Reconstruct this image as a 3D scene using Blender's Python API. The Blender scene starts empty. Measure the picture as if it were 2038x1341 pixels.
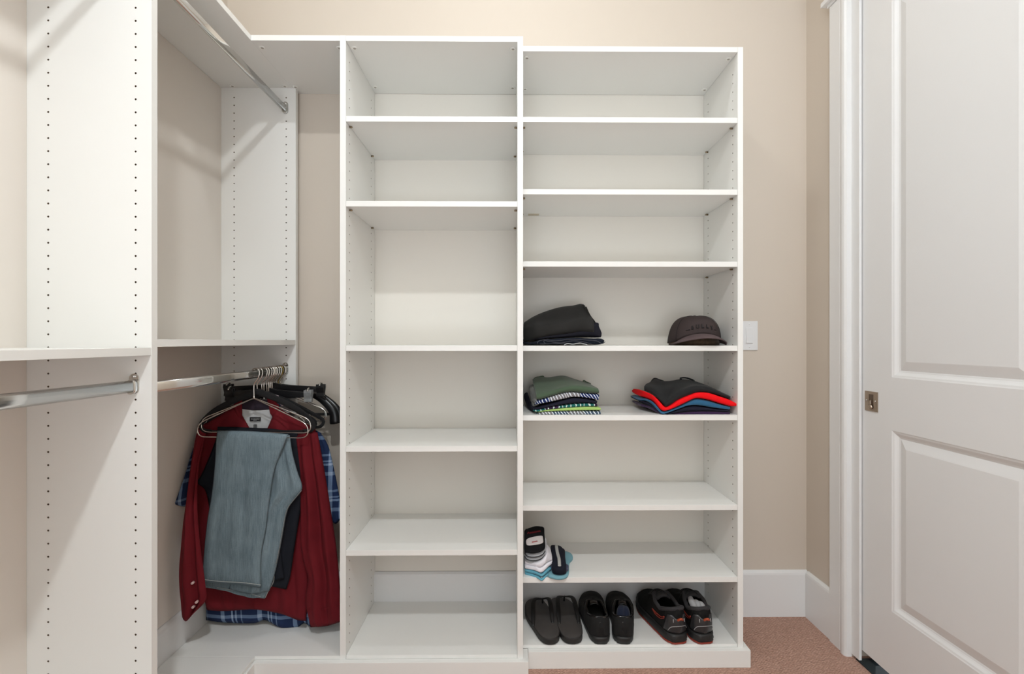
import bpy, bmesh, math, random
from mathutils import Vector, Matrix, noise

# ------------------------------------------------------------------ camera, light, exposure
SC = bpy.context.scene
COL = SC.collection
R = math.radians
H = 1.16                                   # lens height above the carpet
FPX, CX, CY, YAW = 950.0, 1023.3, 679.0, R(0.5)
RW, RH = 2038, 1341

cam_data = bpy.data.cameras.new('camera')
cam_data.sensor_width = 36.0
cam_data.lens = FPX * 36.0 / RW
cam_data.shift_x = (RW / 2 - CX) / RW
cam_data.shift_y = (CY - RH / 2) / RW
cam_data.clip_start = 0.02
cam = bpy.data.objects.new('camera', cam_data)
cam.location = (0, 0, H)
cam.rotation_euler = (R(90), 0, -YAW)
COL.objects.link(cam)
SC.camera = cam

SC.view_settings.view_transform = 'Standard'
SC.view_settings.look = 'None'
SC.view_settings.gamma = 1.0
SC.view_settings.use_curve_mapping = False
SC.view_settings.exposure = 0.1

world = bpy.data.worlds.new('world')
SC.world = world
world.use_nodes = True
bg = world.node_tree.nodes['Background']
bg.inputs[0].default_value = (0.915, 0.98, 1.035, 1)
wn, wl = world.node_tree.nodes, world.node_tree.links
wtc = wn.new('ShaderNodeTexCoord')          # added fill through the open end: stronger below the horizon, brightens upper shelf undersides
wsp = wn.new('ShaderNodeSeparateXYZ')
wmr = wn.new('ShaderNodeMapRange')
wl.new(wtc.outputs['Generated'], wsp.inputs[0])
wl.new(wsp.outputs[2], wmr.inputs[0])
wmr.inputs[1].default_value, wmr.inputs[2].default_value = -0.30, -0.06
wmr.inputs[3].default_value, wmr.inputs[4].default_value = 6.0, 1.35
wl.new(wmr.outputs[0], bg.inputs[1])

ZC = 3.11                                  # ceiling height
LIGHTS = [('ceiling_lamp', 0.0, -0.30, 32.5), ('ceiling_lamp', -0.03, 1.26, 5.0)]


def W(px, py, d):
    """Point of the room seen at pixel (px, py) on the plane y = d."""
    u, v = (px - CX) / FPX, (CY - py) / FPX
    s, c = math.sin(YAW), math.cos(YAW)
    dx, dy, dz = s + u * c, c - u * s, v
    t = d / dy
    return Vector((dx * t, d, H + dz * t))


# ------------------------------------------------------------------ materials
def rgb(r, g, b):
    def f(c):
        c /= 255.0
        return c / 12.92 if c <= 0.04045 else ((c + 0.055) / 1.055) ** 2.4
    return (f(r), f(g), f(b), 1)


class NT:
    def __init__(s, name):
        s.m = bpy.data.materials.new(name)
        s.m.use_nodes = True
        s.n, s.l = s.m.node_tree.nodes, s.m.node_tree.links
        s.b = s.n['Principled BSDF']

    def add(s, typ, ins=None, **kw):
        nd = s.n.new(typ)
        for k, v in kw.items():
            setattr(nd, k, v)
        for k, v in (ins or {}).items():
            if isinstance(v, bpy.types.NodeSocket):
                s.l.new(v, nd.inputs[k])
            else:
                nd.inputs[k].default_value = v
        return nd

    def math(s, op, a, b=0.0, c=0.0):
        return s.add('ShaderNodeMath', {0: a, 1: b, 2: c}, operation=op).outputs[0]

    def mix(s, fac, a, b):
        nd = s.add('ShaderNodeMix', data_type='RGBA')
        for i, v in ((0, fac), (6, a), (7, b)):
            if isinstance(v, bpy.types.NodeSocket):
                s.l.new(v, nd.inputs[i])
            else:
                nd.inputs[i].default_value = v
        return nd.outputs[2]

    def col(s, v):
        if isinstance(v, bpy.types.NodeSocket):
            s.l.new(v, s.b.inputs['Base Color'])
        else:
            s.b.inputs['Base Color'].default_value = v

    def bump(s, h, strength=0.3, dist=0.002):
        bp = s.add('ShaderNodeBump', {'Height': h, 'Strength': strength, 'Distance': dist})
        s.l.new(bp.outputs[0], s.b.inputs['Normal'])

    def obj(s):
        return s.add('ShaderNodeTexCoord').outputs['Object']

    def uv(s):
        return s.add('ShaderNodeTexCoord').outputs['UV']


def plain(name, col, rough=0.5, metal=0.0, spec=0.5, noise_scale=0, noise_amt=0.0, bump=0.0, bump_scale=300, sheen=0.0):
    t = NT(name)
    t.b.inputs['Roughness'].default_value = rough
    t.b.inputs['Metallic'].default_value = metal
    t.b.inputs['Specular IOR Level'].default_value = spec
    if sheen:
        t.b.inputs['Sheen Weight'].default_value = sheen
        t.b.inputs['Sheen Roughness'].default_value = 0.5
    if noise_scale:
        nz = t.add('ShaderNodeTexNoise', {'Vector': t.obj(), 'Scale': noise_scale, 'Detail': 4})
        dark = tuple(c * (1 - noise_amt) for c in col[:3]) + (1,)
        t.col(t.mix(nz.outputs[0], dark, col))
    else:
        t.col(col)
    if bump:
        nb = t.add('ShaderNodeTexNoise', {'Vector': t.obj(), 'Scale': bump_scale, 'Detail': 3})
        t.bump(nb.outputs[0], bump, 0.001)
    return t.m


M = {}
M['backing'] = plain('white_backing', (0.80, 0.765, 0.70, 1), 0.45, spec=0.35, noise_scale=6, noise_amt=0.012)
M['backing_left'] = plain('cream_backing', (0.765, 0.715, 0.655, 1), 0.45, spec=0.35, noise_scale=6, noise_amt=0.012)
M['melamine'] = plain('white_melamine', (0.845, 0.84, 0.81, 1), 0.26, spec=0.4, noise_scale=6, noise_amt=0.012)
M['hole'] = plain('drilled_hole', (0.13, 0.085, 0.05, 1), 0.8)
M['wall'] = plain('wall_paint', (0.645, 0.572, 0.490, 1), 0.75, spec=0.25, noise_scale=3, noise_amt=0.02, bump=0.05, bump_scale=180)
M['ceiling'] = plain('ceiling_paint', (0.82, 0.81, 0.78, 1), 0.9, noise_scale=3, noise_amt=0.02)
M['trim'] = plain('trim_paint', (0.81, 0.81, 0.805, 1), 0.32, spec=0.45, noise_scale=4, noise_amt=0.012)
M['door'] = plain('door_paint', (0.83, 0.835, 0.835, 1), 0.36, spec=0.45, noise_scale=4, noise_amt=0.015)
M['chrome'] = plain('chrome', (0.72, 0.72, 0.70, 1), 0.13, metal=1.0, noise_scale=40, noise_amt=0.04)
M['nickel'] = plain('brushed_nickel', (0.50, 0.42, 0.345, 1), 0.34, metal=1.0, noise_scale=60, noise_amt=0.15)
M['nickel_dark'] = plain('dark_nickel', (0.22, 0.175, 0.14, 1), 0.4, metal=1.0, noise_scale=60, noise_amt=0.15)  # darker tone of the plate's nickel, used in the finger recess
M['pin'] = plain('antique_brass_pin', (0.30, 0.23, 0.15, 1), 0.35, metal=1.0, noise_scale=80, noise_amt=0.2)
M['plastic_white'] = plain('white_plastic', (0.80, 0.80, 0.80, 1), 0.3, noise_scale=10, noise_amt=0.01)
M['cam'] = plain('cam_cover', (0.85, 0.84, 0.80, 1), 0.35, noise_scale=10, noise_amt=0.01)
M['cam_gap'] = plain('cam_slot', (0.42, 0.39, 0.34, 1), 0.6, noise_scale=10, noise_amt=0.1)
M['tile'] = plain('dark_slate_tile', (0.035, 0.05, 0.055, 1), 0.15, noise_scale=14, noise_amt=0.8)
M['led'] = None


def carpet():
    t = NT('loop_carpet')
    co = t.obj()
    mp = t.add('ShaderNodeMapping', {'Vector': co, 'Rotation': (0, 0, R(28)), 'Scale': (105, 215, 1)})
    vo = t.add('ShaderNodeTexVoronoi', {'Vector': mp.outputs[0], 'Scale': 1.0, 'Randomness': 0.55})
    big = t.add('ShaderNodeTexNoise', {'Vector': co, 'Scale': 9.0, 'Detail': 3})
    hz = t.add('ShaderNodeTexNoise', {'Vector': co, 'Scale': 260.0, 'Detail': 2})
    ra = t.add('ShaderNodeMapRange', {'Value': vo.outputs['Distance'], 'From Min': 0.1, 'From Max': 0.62})
    c1 = t.mix(ra.outputs[0], (0.72, 0.44, 0.34, 1), (0.34, 0.178, 0.128, 1))
    c2 = t.mix(big.outputs[0], (0.36, 0.20, 0.15, 1), (0.76, 0.49, 0.385, 1))
    c3 = t.mix(0.3, c1, c2)
    c4 = t.mix(t.math('MULTIPLY', hz.outputs[0], 0.35), c3, (0.60, 0.44, 0.37, 1))
    t.col(c4)
    t.b.inputs['Roughness'].default_value = 0.95
    t.b.inputs['Specular IOR Level'].default_value = 0.1
    inv = t.math('SUBTRACT', 1.0, vo.outputs['Distance'])
    t.bump(inv, 0.9, 0.006)
    return t.m


M['carpet'] = carpet()


# ------------------------------------------------------------------ scene helpers
def worldloc(o):
    v = Vector((0, 0, 0))
    while o is not None:
        v = v + Vector(o.location)
        o = o.parent
    return v


def tag(o, label=None, cat=None, group=None, kind=None):
    for k, v in (('label', label), ('category', cat), ('group', group), ('kind', kind)):
        if v:
            o[k] = v
    return o


def thing(name, label, cat, loc, group=None):
    o = bpy.data.objects.new(name, None)
    o.empty_display_size = 0.05
    COL.objects.link(o)
    o.location = loc
    return tag(o, label, cat, group)


def obj(name, bm, mats, parent=None, smooth=False, loc=None, label=None):
    """Link a bmesh (world coordinates) as ONE mesh object."""
    me = bpy.data.meshes.new(name)
    off = worldloc(parent) if parent is not None else Vector(loc if loc is not None else (0, 0, 0))
    bmesh.ops.translate(bm, verts=bm.verts, vec=-off)
    if smooth:
        for f in bm.faces:
            f.smooth = True
    bm.to_mesh(me)
    bm.free()
    for m in (mats if isinstance(mats, (list, tuple)) else [mats]):
        me.materials.append(m)
    o = bpy.data.objects.new(name, me)
    COL.objects.link(o)
    if parent is not None:
        o.parent = parent
    elif loc is not None:
        o.location = loc
    if label:
        o['label'] = label
    return o


def struct(name, bm, mats, parent=None, smooth=False):
    o = obj(name, bm, mats, parent, smooth)
    if parent is None:
        o['kind'] = 'structure'
    return o


def NB():
    return bmesh.new()


def box(bm, x0, x1, y0, y1, z0, z1, bev=0.0, mi=0):
    vs = [bm.verts.new((x, y, z)) for z in (z0, z1) for y in (y0, y1) for x in (x0, x1)]
    fs = []
    for q in ((0, 2, 3, 1), (4, 5, 7, 6), (0, 1, 5, 4), (2, 6, 7, 3), (0, 4, 6, 2), (1, 3, 7, 5)):
        f = bm.faces.new([vs[i] for i in q])
        f.material_index = mi
        fs.append(f)
    if bev:
        es = {e for f in fs for e in f.edges}
        r = bmesh.ops.bevel(bm, geom=list(es), offset=bev, segments=2, affect='EDGES', profile=0.5)
        for f in r['faces']:
            f.material_index = mi
    return bm


def prism(bm, pts, axis, a0, a1, mi=0, smooth=False):
    """Extrude a closed 2D outline along an axis: 'x' uses (y,z), 'y' uses (x,z), 'z' uses (x,y)."""
    def P(p, a):
        return {'x': (a, p[0], p[1]), 'y': (p[0], a, p[1]), 'z': (p[0], p[1], a)}[axis]
    A = [bm.verts.new(P(p, a0)) for p in pts]
    B = [bm.verts.new(P(p, a1)) for p in pts]
    n = len(pts)
    fs = [bm.faces.new(A), bm.faces.new(B[::-1])]
    for i in range(n):
        f = bm.faces.new((A[i], B[i], B[(i + 1) % n], A[(i + 1) % n]))
        f.smooth = smooth
        fs.append(f)
    for f in fs:
        f.material_index = mi
    bmesh.ops.recalc_face_normals(bm, faces=fs)
    return fs


def stadium(w, h, n=8):
    """Upright oval outline, w wide and h tall, centred on 0."""
    r = w / 2
    k = h / 2 - r
    return [(r * math.cos(a), k + r * math.sin(a)) for a in [math.pi * i / n for i in range(n + 1)]] + \
           [(r * math.cos(a), -k + r * math.sin(a)) for a in [math.pi + math.pi * i / n for i in range(n + 1)]]


def crom(pts, n, closed=False):
    """Catmull-Rom resample of tuples to n points, uniform in arc length of the control polygon."""
    P = [Vector(p) for p in pts]
    if len(P) == 2:
        return [P[0].lerp(P[1], i / (n - 1)) for i in range(n)]
    if closed:
        P = P + [P[0]]
    L = [0.0]
    for a, b in zip(P, P[1:]):
        L.append(L[-1] + max((b - a).length, 1e-9))
    out = []
    for i in range(n):
        s = L[-1] * i / (n if closed else n - 1)
        k = 0
        while k < len(L) - 2 and s > L[k + 1]:
            k += 1
        t = (s - L[k]) / (L[k + 1] - L[k])
        p1, p2 = P[k], P[k + 1]
        if closed:
            p0 = P[k - 1] if k > 0 else P[-2]
            p3 = P[k + 2] if k + 2 < len(P) else P[1]
        else:
            p0 = P[k - 1] if k > 0 else p1 * 2 - p2
            p3 = P[k + 2] if k + 2 < len(P) else p2 * 2 - p1
        out.append(0.5 * ((2 * p1) + (p2 - p0) * t + (2 * p0 - 5 * p1 + 4 * p2 - p3) * t * t + (3 * p1 - p0 - 3 * p2 + p3) * t ** 3))
    return out


def tube(bm, path, rad, seg=8, n=None, closed=False, mi=0, flat=1.0, cap=True):
    """Round bar along a path (list of vectors); rad a number or function of 0..1."""
    P = crom(path, n, closed) if n else [Vector(p) for p in path]
    N = len(P)
    rings = []
    up = None
    for i, p in enumerate(P):
        if closed:
            t = (P[(i + 1) % N] - P[i - 1]).normalized()
        else:
            t = (P[min(i + 1, N - 1)] - P[max(i - 1, 0)]).normalized()
        if up is None:
            ref = Vector((0, 0, 1)) if abs(t.z) < 0.9 else Vector((0, 1, 0))
            up = (ref - t * ref.dot(t)).normalized()
        else:
            up = (up - t * up.dot(t)).normalized()
        sd = t.cross(up)
        r = rad(i / max(N - 1, 1)) if callable(rad) else rad
        rings.append([bm.verts.new(p + up * (r * math.cos(a) * flat) + sd * (r * math.sin(a)))
                      for a in [2 * math.pi * k / seg for k in range(seg)]])
    m = N if closed else N - 1
    for i in range(m):
        A, B = rings[i], rings[(i + 1) % N]
        for k in range(seg):
            f = bm.faces.new((A[k], A[(k + 1) % seg], B[(k + 1) % seg], B[k]))
            f.smooth = True
            f.material_index = mi
    if not closed and cap:
        f = bm.faces.new(rings[0][::-1]); f.material_index = mi
        f = bm.faces.new(rings[-1]); f.material_index = mi
    return bm


def lathe(bm, prof, c, axis='z', seg=24, mi=0, sy=1.0):
    """prof: list of (radius, height along axis)."""
    rings = []
    for r, h in prof:
        ring = []
        for k in range(seg):
            a = 2 * math.pi * k / seg
            u, v = r * math.cos(a), r * math.sin(a) * sy
            p = {'z': (u, v, h), 'y': (u, h, v), 'x': (h, u, v)}[axis]
            ring.append(bm.verts.new(Vector(c) + Vector(p)))
        rings.append(ring)
    fs = []
    for A, B in zip(rings, rings[1:]):
        for k in range(seg):
            f = bm.faces.new((A[k], A[(k + 1) % seg], B[(k + 1) % seg], B[k]))
            f.smooth = True
            fs.append(f)
    fs.append(bm.faces.new(rings[0][::-1]))
    fs.append(bm.faces.new(rings[-1]))
    for f in fs:
        f.material_index = mi
    bmesh.ops.recalc_face_normals(bm, faces=fs)


def drilled_face(bm, P, N, a0, a1, b0, b1, cols, first, pitch=0.032, rad=0.0026, depth=0.007):
    """Rectangular board face with rows of real peg holes. P(a, b) -> point, N outward normal."""
    N = Vector(N)

    def quad(*ab):
        f = bm.faces.new([bm.verts.new(P(*p)) for p in ab])
        if f.normal.length == 0:
            f.normal_update()
        if f.normal.dot(N) < 0:
            f.normal_flip()
        return f
    hw = 0.010
    hs = []
    b = first
    while b > b0 + pitch:
        if b < b1 - pitch * 0.6:
            hs.append(b)
        b -= pitch
    top, bot = hs[0] + pitch / 2, hs[-1] - pitch / 2
    xs = a0
    for c in sorted(cols):
        quad((xs, b0), (c - hw, b0), (c - hw, b1), (xs, b1))
        quad((c - hw, b0), (c + hw, b0), (c + hw, bot), (c - hw, bot))
        quad((c - hw, top), (c + hw, top), (c + hw, b1), (c - hw, b1))
        for h in hs:
            e = pitch / 2
            outer = [(c + hw, h), (c + hw, h + e), (c, h + e), (c - hw, h + e), (c - hw, h), (c - hw, h - e), (c, h - e), (c + hw, h - e)]
            ring = [(c + rad * math.cos(k * math.pi / 4), h + rad * math.sin(k * math.pi / 4)) for k in range(8)]
            for k in range(8):
                j = (k + 1) % 8
                quad(outer[k], outer[j], ring[j], ring[k])
            R0 = [bm.verts.new(P(*p)) for p in ring]
            R1 = [bm.verts.new(Vector(P(*p)) - N * depth) for p in ring]
            for k in range(8):
                j = (k + 1) % 8
                f = bm.faces.new((R0[k], R0[j], R1[j], R1[k])); f.material_index = 1
            f = bm.faces.new(R1); f.material_index = 1
        xs = c + hw
    quad((xs, b0), (a1, b0), (a1, b1), (xs, b1))


def panel_x(x0, x1, y0, y1, z0, z1, cols, first, sides):
    """Upright board whose broad faces look along x; sides lists the drilled faces (-1, +1)."""
    bm = NB()
    V = bm.verts.new

    def q(*p):
        bm.faces.new([V(v) for v in p])
    q((x0, y0, z0), (x1, y0, z0), (x1, y0, z1), (x0, y0, z1))
    q((x1, y1, z0), (x0, y1, z0), (x0, y1, z1), (x1, y1, z1))
    q((x0, y0, z1), (x1, y0, z1), (x1, y1, z1), (x0, y1, z1))
    q((x0, y1, z0), (x1, y1, z0), (x1, y0, z0), (x0, y0, z0))
    for s, x in ((-1, x0), (1, x1)):
        if s in sides:
            drilled_face(bm, lambda a, b, x=x: Vector((x, a, b)), (s, 0, 0), y0, y1, z0, z1, cols, first)
        else:
            q(*[(x, y0, z0), (x, y1, z0), (x, y1, z1), (x, y0, z1)][::-1 if s < 0 else 1])
    bmesh.ops.remove_doubles(bm, verts=bm.verts, dist=1e-5)
    return bm


def panel_y(x0, x1, y0, y1, z0, z1, cols, first):
    """Upright board whose broad faces look along y; the near one (y0) and the far one are drilled."""
    bm = NB()
    V = bm.verts.new

    def q(*p):
        bm.faces.new([V(v) for v in p])
    q((x0, y1, z0), (x0, y0, z0), (x0, y0, z1), (x0, y1, z1))
    q((x1, y0, z0), (x1, y1, z0), (x1, y1, z1), (x1, y0, z1))
    q((x0, y0, z1), (x1, y0, z1), (x1, y1, z1), (x0, y1, z1))
    q((x0, y1, z0), (x1, y1, z0), (x1, y0, z0), (x0, y0, z0))
    drilled_face(bm, lambda a, b: Vector((a, y0, b)), (0, -1, 0), x0, x1, z0, z1, cols, first)
    drilled_face(bm, lambda a, b: Vector((a, y1, b)), (0, 1, 0), x0, x1, z0, z1, cols, first)
    bmesh.ops.remove_doubles(bm, verts=bm.verts, dist=1e-5)
    return bm


# ------------------------------------------------------------------ room constants
DA, DB, DW = 1.655, 1.708, 2.013           # front of tall tower, front of right unit, back wall
XL, XLF = -1.186, -0.8785                   # left wall, front of the left run
XR = 1.257                                 # right wall
YN = -2.3                                  # the near end of the room, behind the camera
TH = 0.019

# ------------------------------------------------------------------ room shell
bm = NB(); box(bm, XL - 0.1, XR + 0.9, YN, DW + 0.1, -0.08, 0.0)
struct('floor', bm, M['carpet'])
bm = NB(); box(bm, XL - 0.1, XR + 0.12, YN, DW + 0.1, ZC, ZC + 0.08)
struct('ceiling', bm, M['ceiling'])
bm = NB(); box(bm, XL - 0.1, XR + 0.12, DW, DW + 0.1, 0, ZC)
struct('wall_back', bm, M['wall'])
bm = NB(); box(bm, XL - 0.1, XL, YN, DW, 0, ZC)
struct('wall_left', bm, M['wall'])
DO0, DO1, DOT = 0.985, 1.712, 2.44         # door opening along y, its head
bm = NB()
box(bm, XR, XR + 0.12, DO1 + 0.036, DW, 0, ZC)
box(bm, XR, XR + 0.12, YN, DO0, 0, ZC)
box(bm, XR, XR + 0.12, DO0, DO1 + 0.036, DOT, ZC)
struct('wall_right', bm, M['wall'])

# baseboards
BH = 0.193


def baseboard_prof(h):
    return [(0, 0), (0.014, 0), (0.014, h - 0.016), (0.012, h - 0.008), (0.007, h - 0.003), (0.004, h), (0, h)]


def base_y(x0, x1):        # runs along the back wall
    bm = NB()
    prism(bm, [(DW - a, b) for a, b in baseboard_prof(BH)], 'x', x0, x1)
    return bm


bm = base_y(XL + 0.001, XR - 0.001)
struct('baseboard_back', bm, M['trim'])
bm = NB()
for a0, a1 in ((YN, 0.2195), (0.2395, 1.1775), (1.1975, 1.9645), (1.9845, DW - 0.0145)):   # cut round the uprights
    prism(bm, [(XL + a, b) for a, b in baseboard_prof(BH)], 'y', a0, a1)
struct('baseboard_left', bm, M['trim'])
bm = NB(); prism(bm, [(XR - a, b) for a, b in baseboard_prof(BH)], 'y', 1.845, DW - 0.0145)
struct('baseboard_right', bm, M['trim'])

# casing round the doorway: far leg, near leg, head
CW = 0.098


def casing_prof(y_in, sgn):
    """Outline in (x, y): flat board with a rounded bead along the opening."""
    X = XR
    w = CW
    p = [(X, 0), (X - 0.017, 0), (X - 0.017, -0.001)]
    p = [(0.0, w), (-0.016, w), (-0.019, w - 0.004), (-0.019, 0.040), (-0.017, 0.037), (-0.017, 0.033), (-0.022, 0.030),
         (-0.0255, 0.022), (-0.026, 0.014), (-0.024, 0.006), (-0.019, 0.0), (0.0, 0.0)]
    return [(X + a, y_in + sgn * b) for a, b in p]


bm = NB(); prism(bm, casing_prof(DO1 + 0.033, 1), 'z', 0.0, DOT + 0.012)
struct('trim_1', bm, M['trim'])
bm = NB(); prism(bm, casing_prof(DO0 - 0.002, -1), 'z', 0.0, DOT + 0.012)
struct('trim_2', bm, M['trim'])
bm = NB()
box(bm, XR - 0.024, XR, DO0 - CW - 0.004, DO1 + CW + 0.036, DOT + 0.013, DOT + 0.15)
box(bm, XR - 0.040, XR, DO0 - CW - 0.020, DO1 + CW + 0.051, DOT + 0.024, DOT + 0.042, 0.002)
box(bm, XR - 0.055, XR, DO0 - CW - 0.04, DO1 + CW + 0.07, DOT + 0.15, DOT + 0.18, 0.002)
struct('trim_3', bm, M['trim'])
# jamb lining (split jamb of the pocket door)
bm = NB()
box(bm, XR - 0.001, XR + 0.0085, DO1 - 0.006, DO1 + 0.0355, 0.012, DOT, 0.0008)
box(bm, XR + 0.055, XR + 0.12, DO1 - 0.010, DO1 + 0.0355, 0.012, DOT)
box(bm, XR + 0.0, XR + 0.12, DO0 - 0.0, DO0 + 0.012, 0.012, DOT)
box(bm, XR + 0.0, XR + 0.010, DO0 + 0.012, DO1 - 0.010, DOT - 0.012, DOT)
struct('trim_4', bm, M['trim'])
bm = NB(); box(bm, XR + 0.004, XR + 0.42, DO0 + 0.0125, DO1 + 0.018, -0.004, 0.0035)
struct('trim_5', bm, M['tile'])

# pocket door: two raised panels
XD = XR + 0.012
DZ0, DZ1 = 0.048, DOT - 0.006
DY0, DY1 = DO0 + 0.014, DO1 + 0.018


def door_mesh():
    bm = NB()
    x = XD
    offs = [0, 0.003, 0.008, 0.014, 0.018, 0.024, 0.050, 0.054]
    deps = [0, 0.0015, 0.003, 0.0075, 0.010, 0.0115, 0.0035, 0.0025]
    pans = [(1.128, 1.576, 0.262, 0.864), (1.128, 1.576, 1.040, 2.300)]

    def q(pts):
        f = bm.faces.new([bm.verts.new(p) for p in pts])
        f.normal_update()
        if f.normal.x > 0:
            f.normal_flip()
    ya, yb = pans[0][0], pans[0][1]
    for (a, b, c, d) in ((DY0, ya, DZ0, DZ1), (yb, DY1, DZ0, DZ1), (ya, yb, DZ0, pans[0][2]), (ya, yb, pans[0][3], pans[1][2]), (ya, yb, pans[1][3], DZ1)):
        q([(x, a, c), (x, b, c), (x, b, d), (x, a, d)])
    for (a, b, c, d) in pans:
        loops = []
        for o, dp in zip(offs, deps):
            loops.append([(x + dp, a + o, c + o), (x + dp, b - o, c + o), (x + dp, b - o, d - o), (x + dp, a + o, d - o)])
        for A, B in zip(loops, loops[1:]):
            for k in range(4):
                j = (k + 1) % 4
                q([A[k], A[j], B[j], B[k]])
        q(loops[-1])
    # back and edges
    X2 = x + 0.035
    for pts in ([(x, DY0, DZ0), (X2, DY0, DZ0), (X2, DY0, DZ1), (x, DY0, DZ1)], [(x, DY1, DZ0), (X2, DY1, DZ0), (X2, DY1, DZ1), (x, DY1, DZ1)],
                [(X2, DY0, DZ0), (X2, DY1, DZ0), (X2, DY1, DZ1), (X2, DY0, DZ1)], [(x, DY0, DZ0), (X2, DY0, DZ0), (X2, DY1, DZ0), (x, DY1, DZ0)],
                [(x, DY0, DZ1), (X2, DY0, DZ1), (X2, DY1, DZ1), (x, DY1, DZ1)]):
        bm.faces.new([bm.verts.new(p) for p in pts])
    bmesh.ops.remove_doubles(bm, verts=bm.verts, dist=1e-5)
    bmesh.ops.recalc_face_normals(bm, faces=bm.faces)
    return bm


door = struct('door_1', door_mesh(), M['door'])
# privacy pull: plate, recess, turn piece
pz0, pz1, py0, py1 = 0.915, 0.984, 1.634, 1.693
bm = NB()
yc, zc = (py0 + py1) / 2, (pz0 + pz1) / 2
# plate as a frame round the finger recess
box(bm, XD - 0.0025, XD + 0.0005, py0, py1, pz0, pz0 + 0.012)
box(bm, XD - 0.0025, XD + 0.0005, py0, py1, pz1 - 0.010, pz1)
box(bm, XD - 0.0025, XD + 0.0005, py0, yc - 0.011, pz0 + 0.012, pz1 - 0.010)
box(bm, XD - 0.0025, XD + 0.0005, yc + 0.011, py1, pz0 + 0.012, pz1 - 0.010)
plate = obj('pull_plate', bm, M['nickel'], door)
bm = NB(); box(bm, XD - 0.0008, XD + 0.0008, yc - 0.0112, yc + 0.0112, pz0 + 0.0118, pz1 - 0.0098)
obj('finger_recess', bm, M['nickel_dark'], plate)
bm = NB(); box(bm, XD - 0.0075, XD - 0.0008, yc - 0.004, yc + 0.004, zc - 0.012, zc + 0.004, 0.001)
lathe(bm, [(0.009, -0.002), (0.008, -0.006), (0.005, -0.009)], (XD, yc, zc - 0.020), 'x', 16)
obj('thumb_turn', bm, M['nickel'], plate)
for s in (-1, 1):
    bm = NB(); lathe(bm, [(0.0032, 0.0), (0.0030, -0.0016), (0.0014, -0.0022)], (XD - 0.0025, yc + s * 0.0195, zc + 0.002), 'x', 12)
    obj('screw', bm, M['chrome'], plate)

# light switch on the back wall
sw = thing('light_switch', 'white rocker light switch on the beige back wall beside the shelving', 'light switch', (1.012, DW, 1.183))
bm = NB(); box(bm, 0.977, 1.047, DW - 0.006, DW, 1.122, 1.245, 0.0018)
obj('wall_plate', bm, M['plastic_white'], sw)
bm = NB()
box(bm, 0.9925, 1.0265, DW - 0.0072, DW - 0.0055, 1.1495, 1.2195, 0.0005)
obj('rocker_frame', bm, M['plastic_white'], sw)
bm = NB()
prism(bm, [(DW - 0.0070, 1.152), (DW - 0.0120, 1.1535), (DW - 0.0095, 1.184), (DW - 0.0080, 1.2165), (DW - 0.0070, 1.217)], 'x', 0.9965, 1.0225)
obj('rocker', bm, M['plastic_white'], sw)
for z in (1.135, 1.232):
    bm = NB(); lathe(bm, [(0.0028, 0.0), (0.0026, -0.0012), (0.0012, -0.0016)], (1.012, DW - 0.0058, z), 'y', 12)
    obj('screw', bm, M['plastic_white'], sw)

# recessed ceiling lamps
em = NT('lamp_glass')
em.b.inputs['Emission Color'].default_value = (1.0, 0.96, 0.90, 1)
em.b.inputs['Emission Strength'].default_value = 6.0
for nm, lx, ly, pw in LIGHTS:
    t = thing(nm, 'round white recessed ceiling lamp ' + ('over the shelving' if ly > 0.5 else 'over the middle of the closet'), 'lamp', (lx, ly, ZC))
    bm = NB()
    lathe(bm, [(0.075, 0.0), (0.095, 0.0), (0.095, -0.004), (0.078, -0.008), (0.075, -0.002)], (lx, ly, ZC), 'z', 32)
    obj('trim_ring', bm, M['plastic_white'], t)
    bm = NB(); lathe(bm, [(0.074, -0.001), (0.074, -0.0035)], (lx, ly, ZC), 'z', 32)
    obj('lens', bm, em.m, t)
    ld = bpy.data.lights.new('lamp_light', 'AREA')
    ld.shape = 'DISK'
    ld.size = 0.13
    ld.energy = pw
    ld.color = (0.935, 0.985, 1.015)
    lo = bpy.data.objects.new('lamp_light', ld)
    lo.location = (0, 0, -0.012)
    COL.objects.link(lo)
    lo.parent = t

# ------------------------------------------------------------------ cabinets
def cam_cover(parent, x, y, z):
    bm = NB()
    lathe(bm, [(0.0105, 0.0), (0.0100, -0.0016), (0.0085, -0.0022)], (x, y, z), 'z', 20)
    lathe(bm, [(0.0050, -0.0023), (0.0045, -0.0027)], (x + 0.001, y, z), 'z', 12, mi=1)
    return obj('cam_cover', bm, [M['cam'], M['cam_gap']], parent)


def shelf_pin(parent, x, y, z, s):
    bm = NB()
    lathe(bm, [(0.0032, -0.001), (0.0032, 0.009), (0.0022, 0.0105)] if s > 0 else [(0.0022, -0.0105), (0.0032, -0.009), (0.0032, 0.001)], (x, y, z), 'x', 10)
    return obj('shelf_pin', bm, M['pin'], parent)


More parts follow.
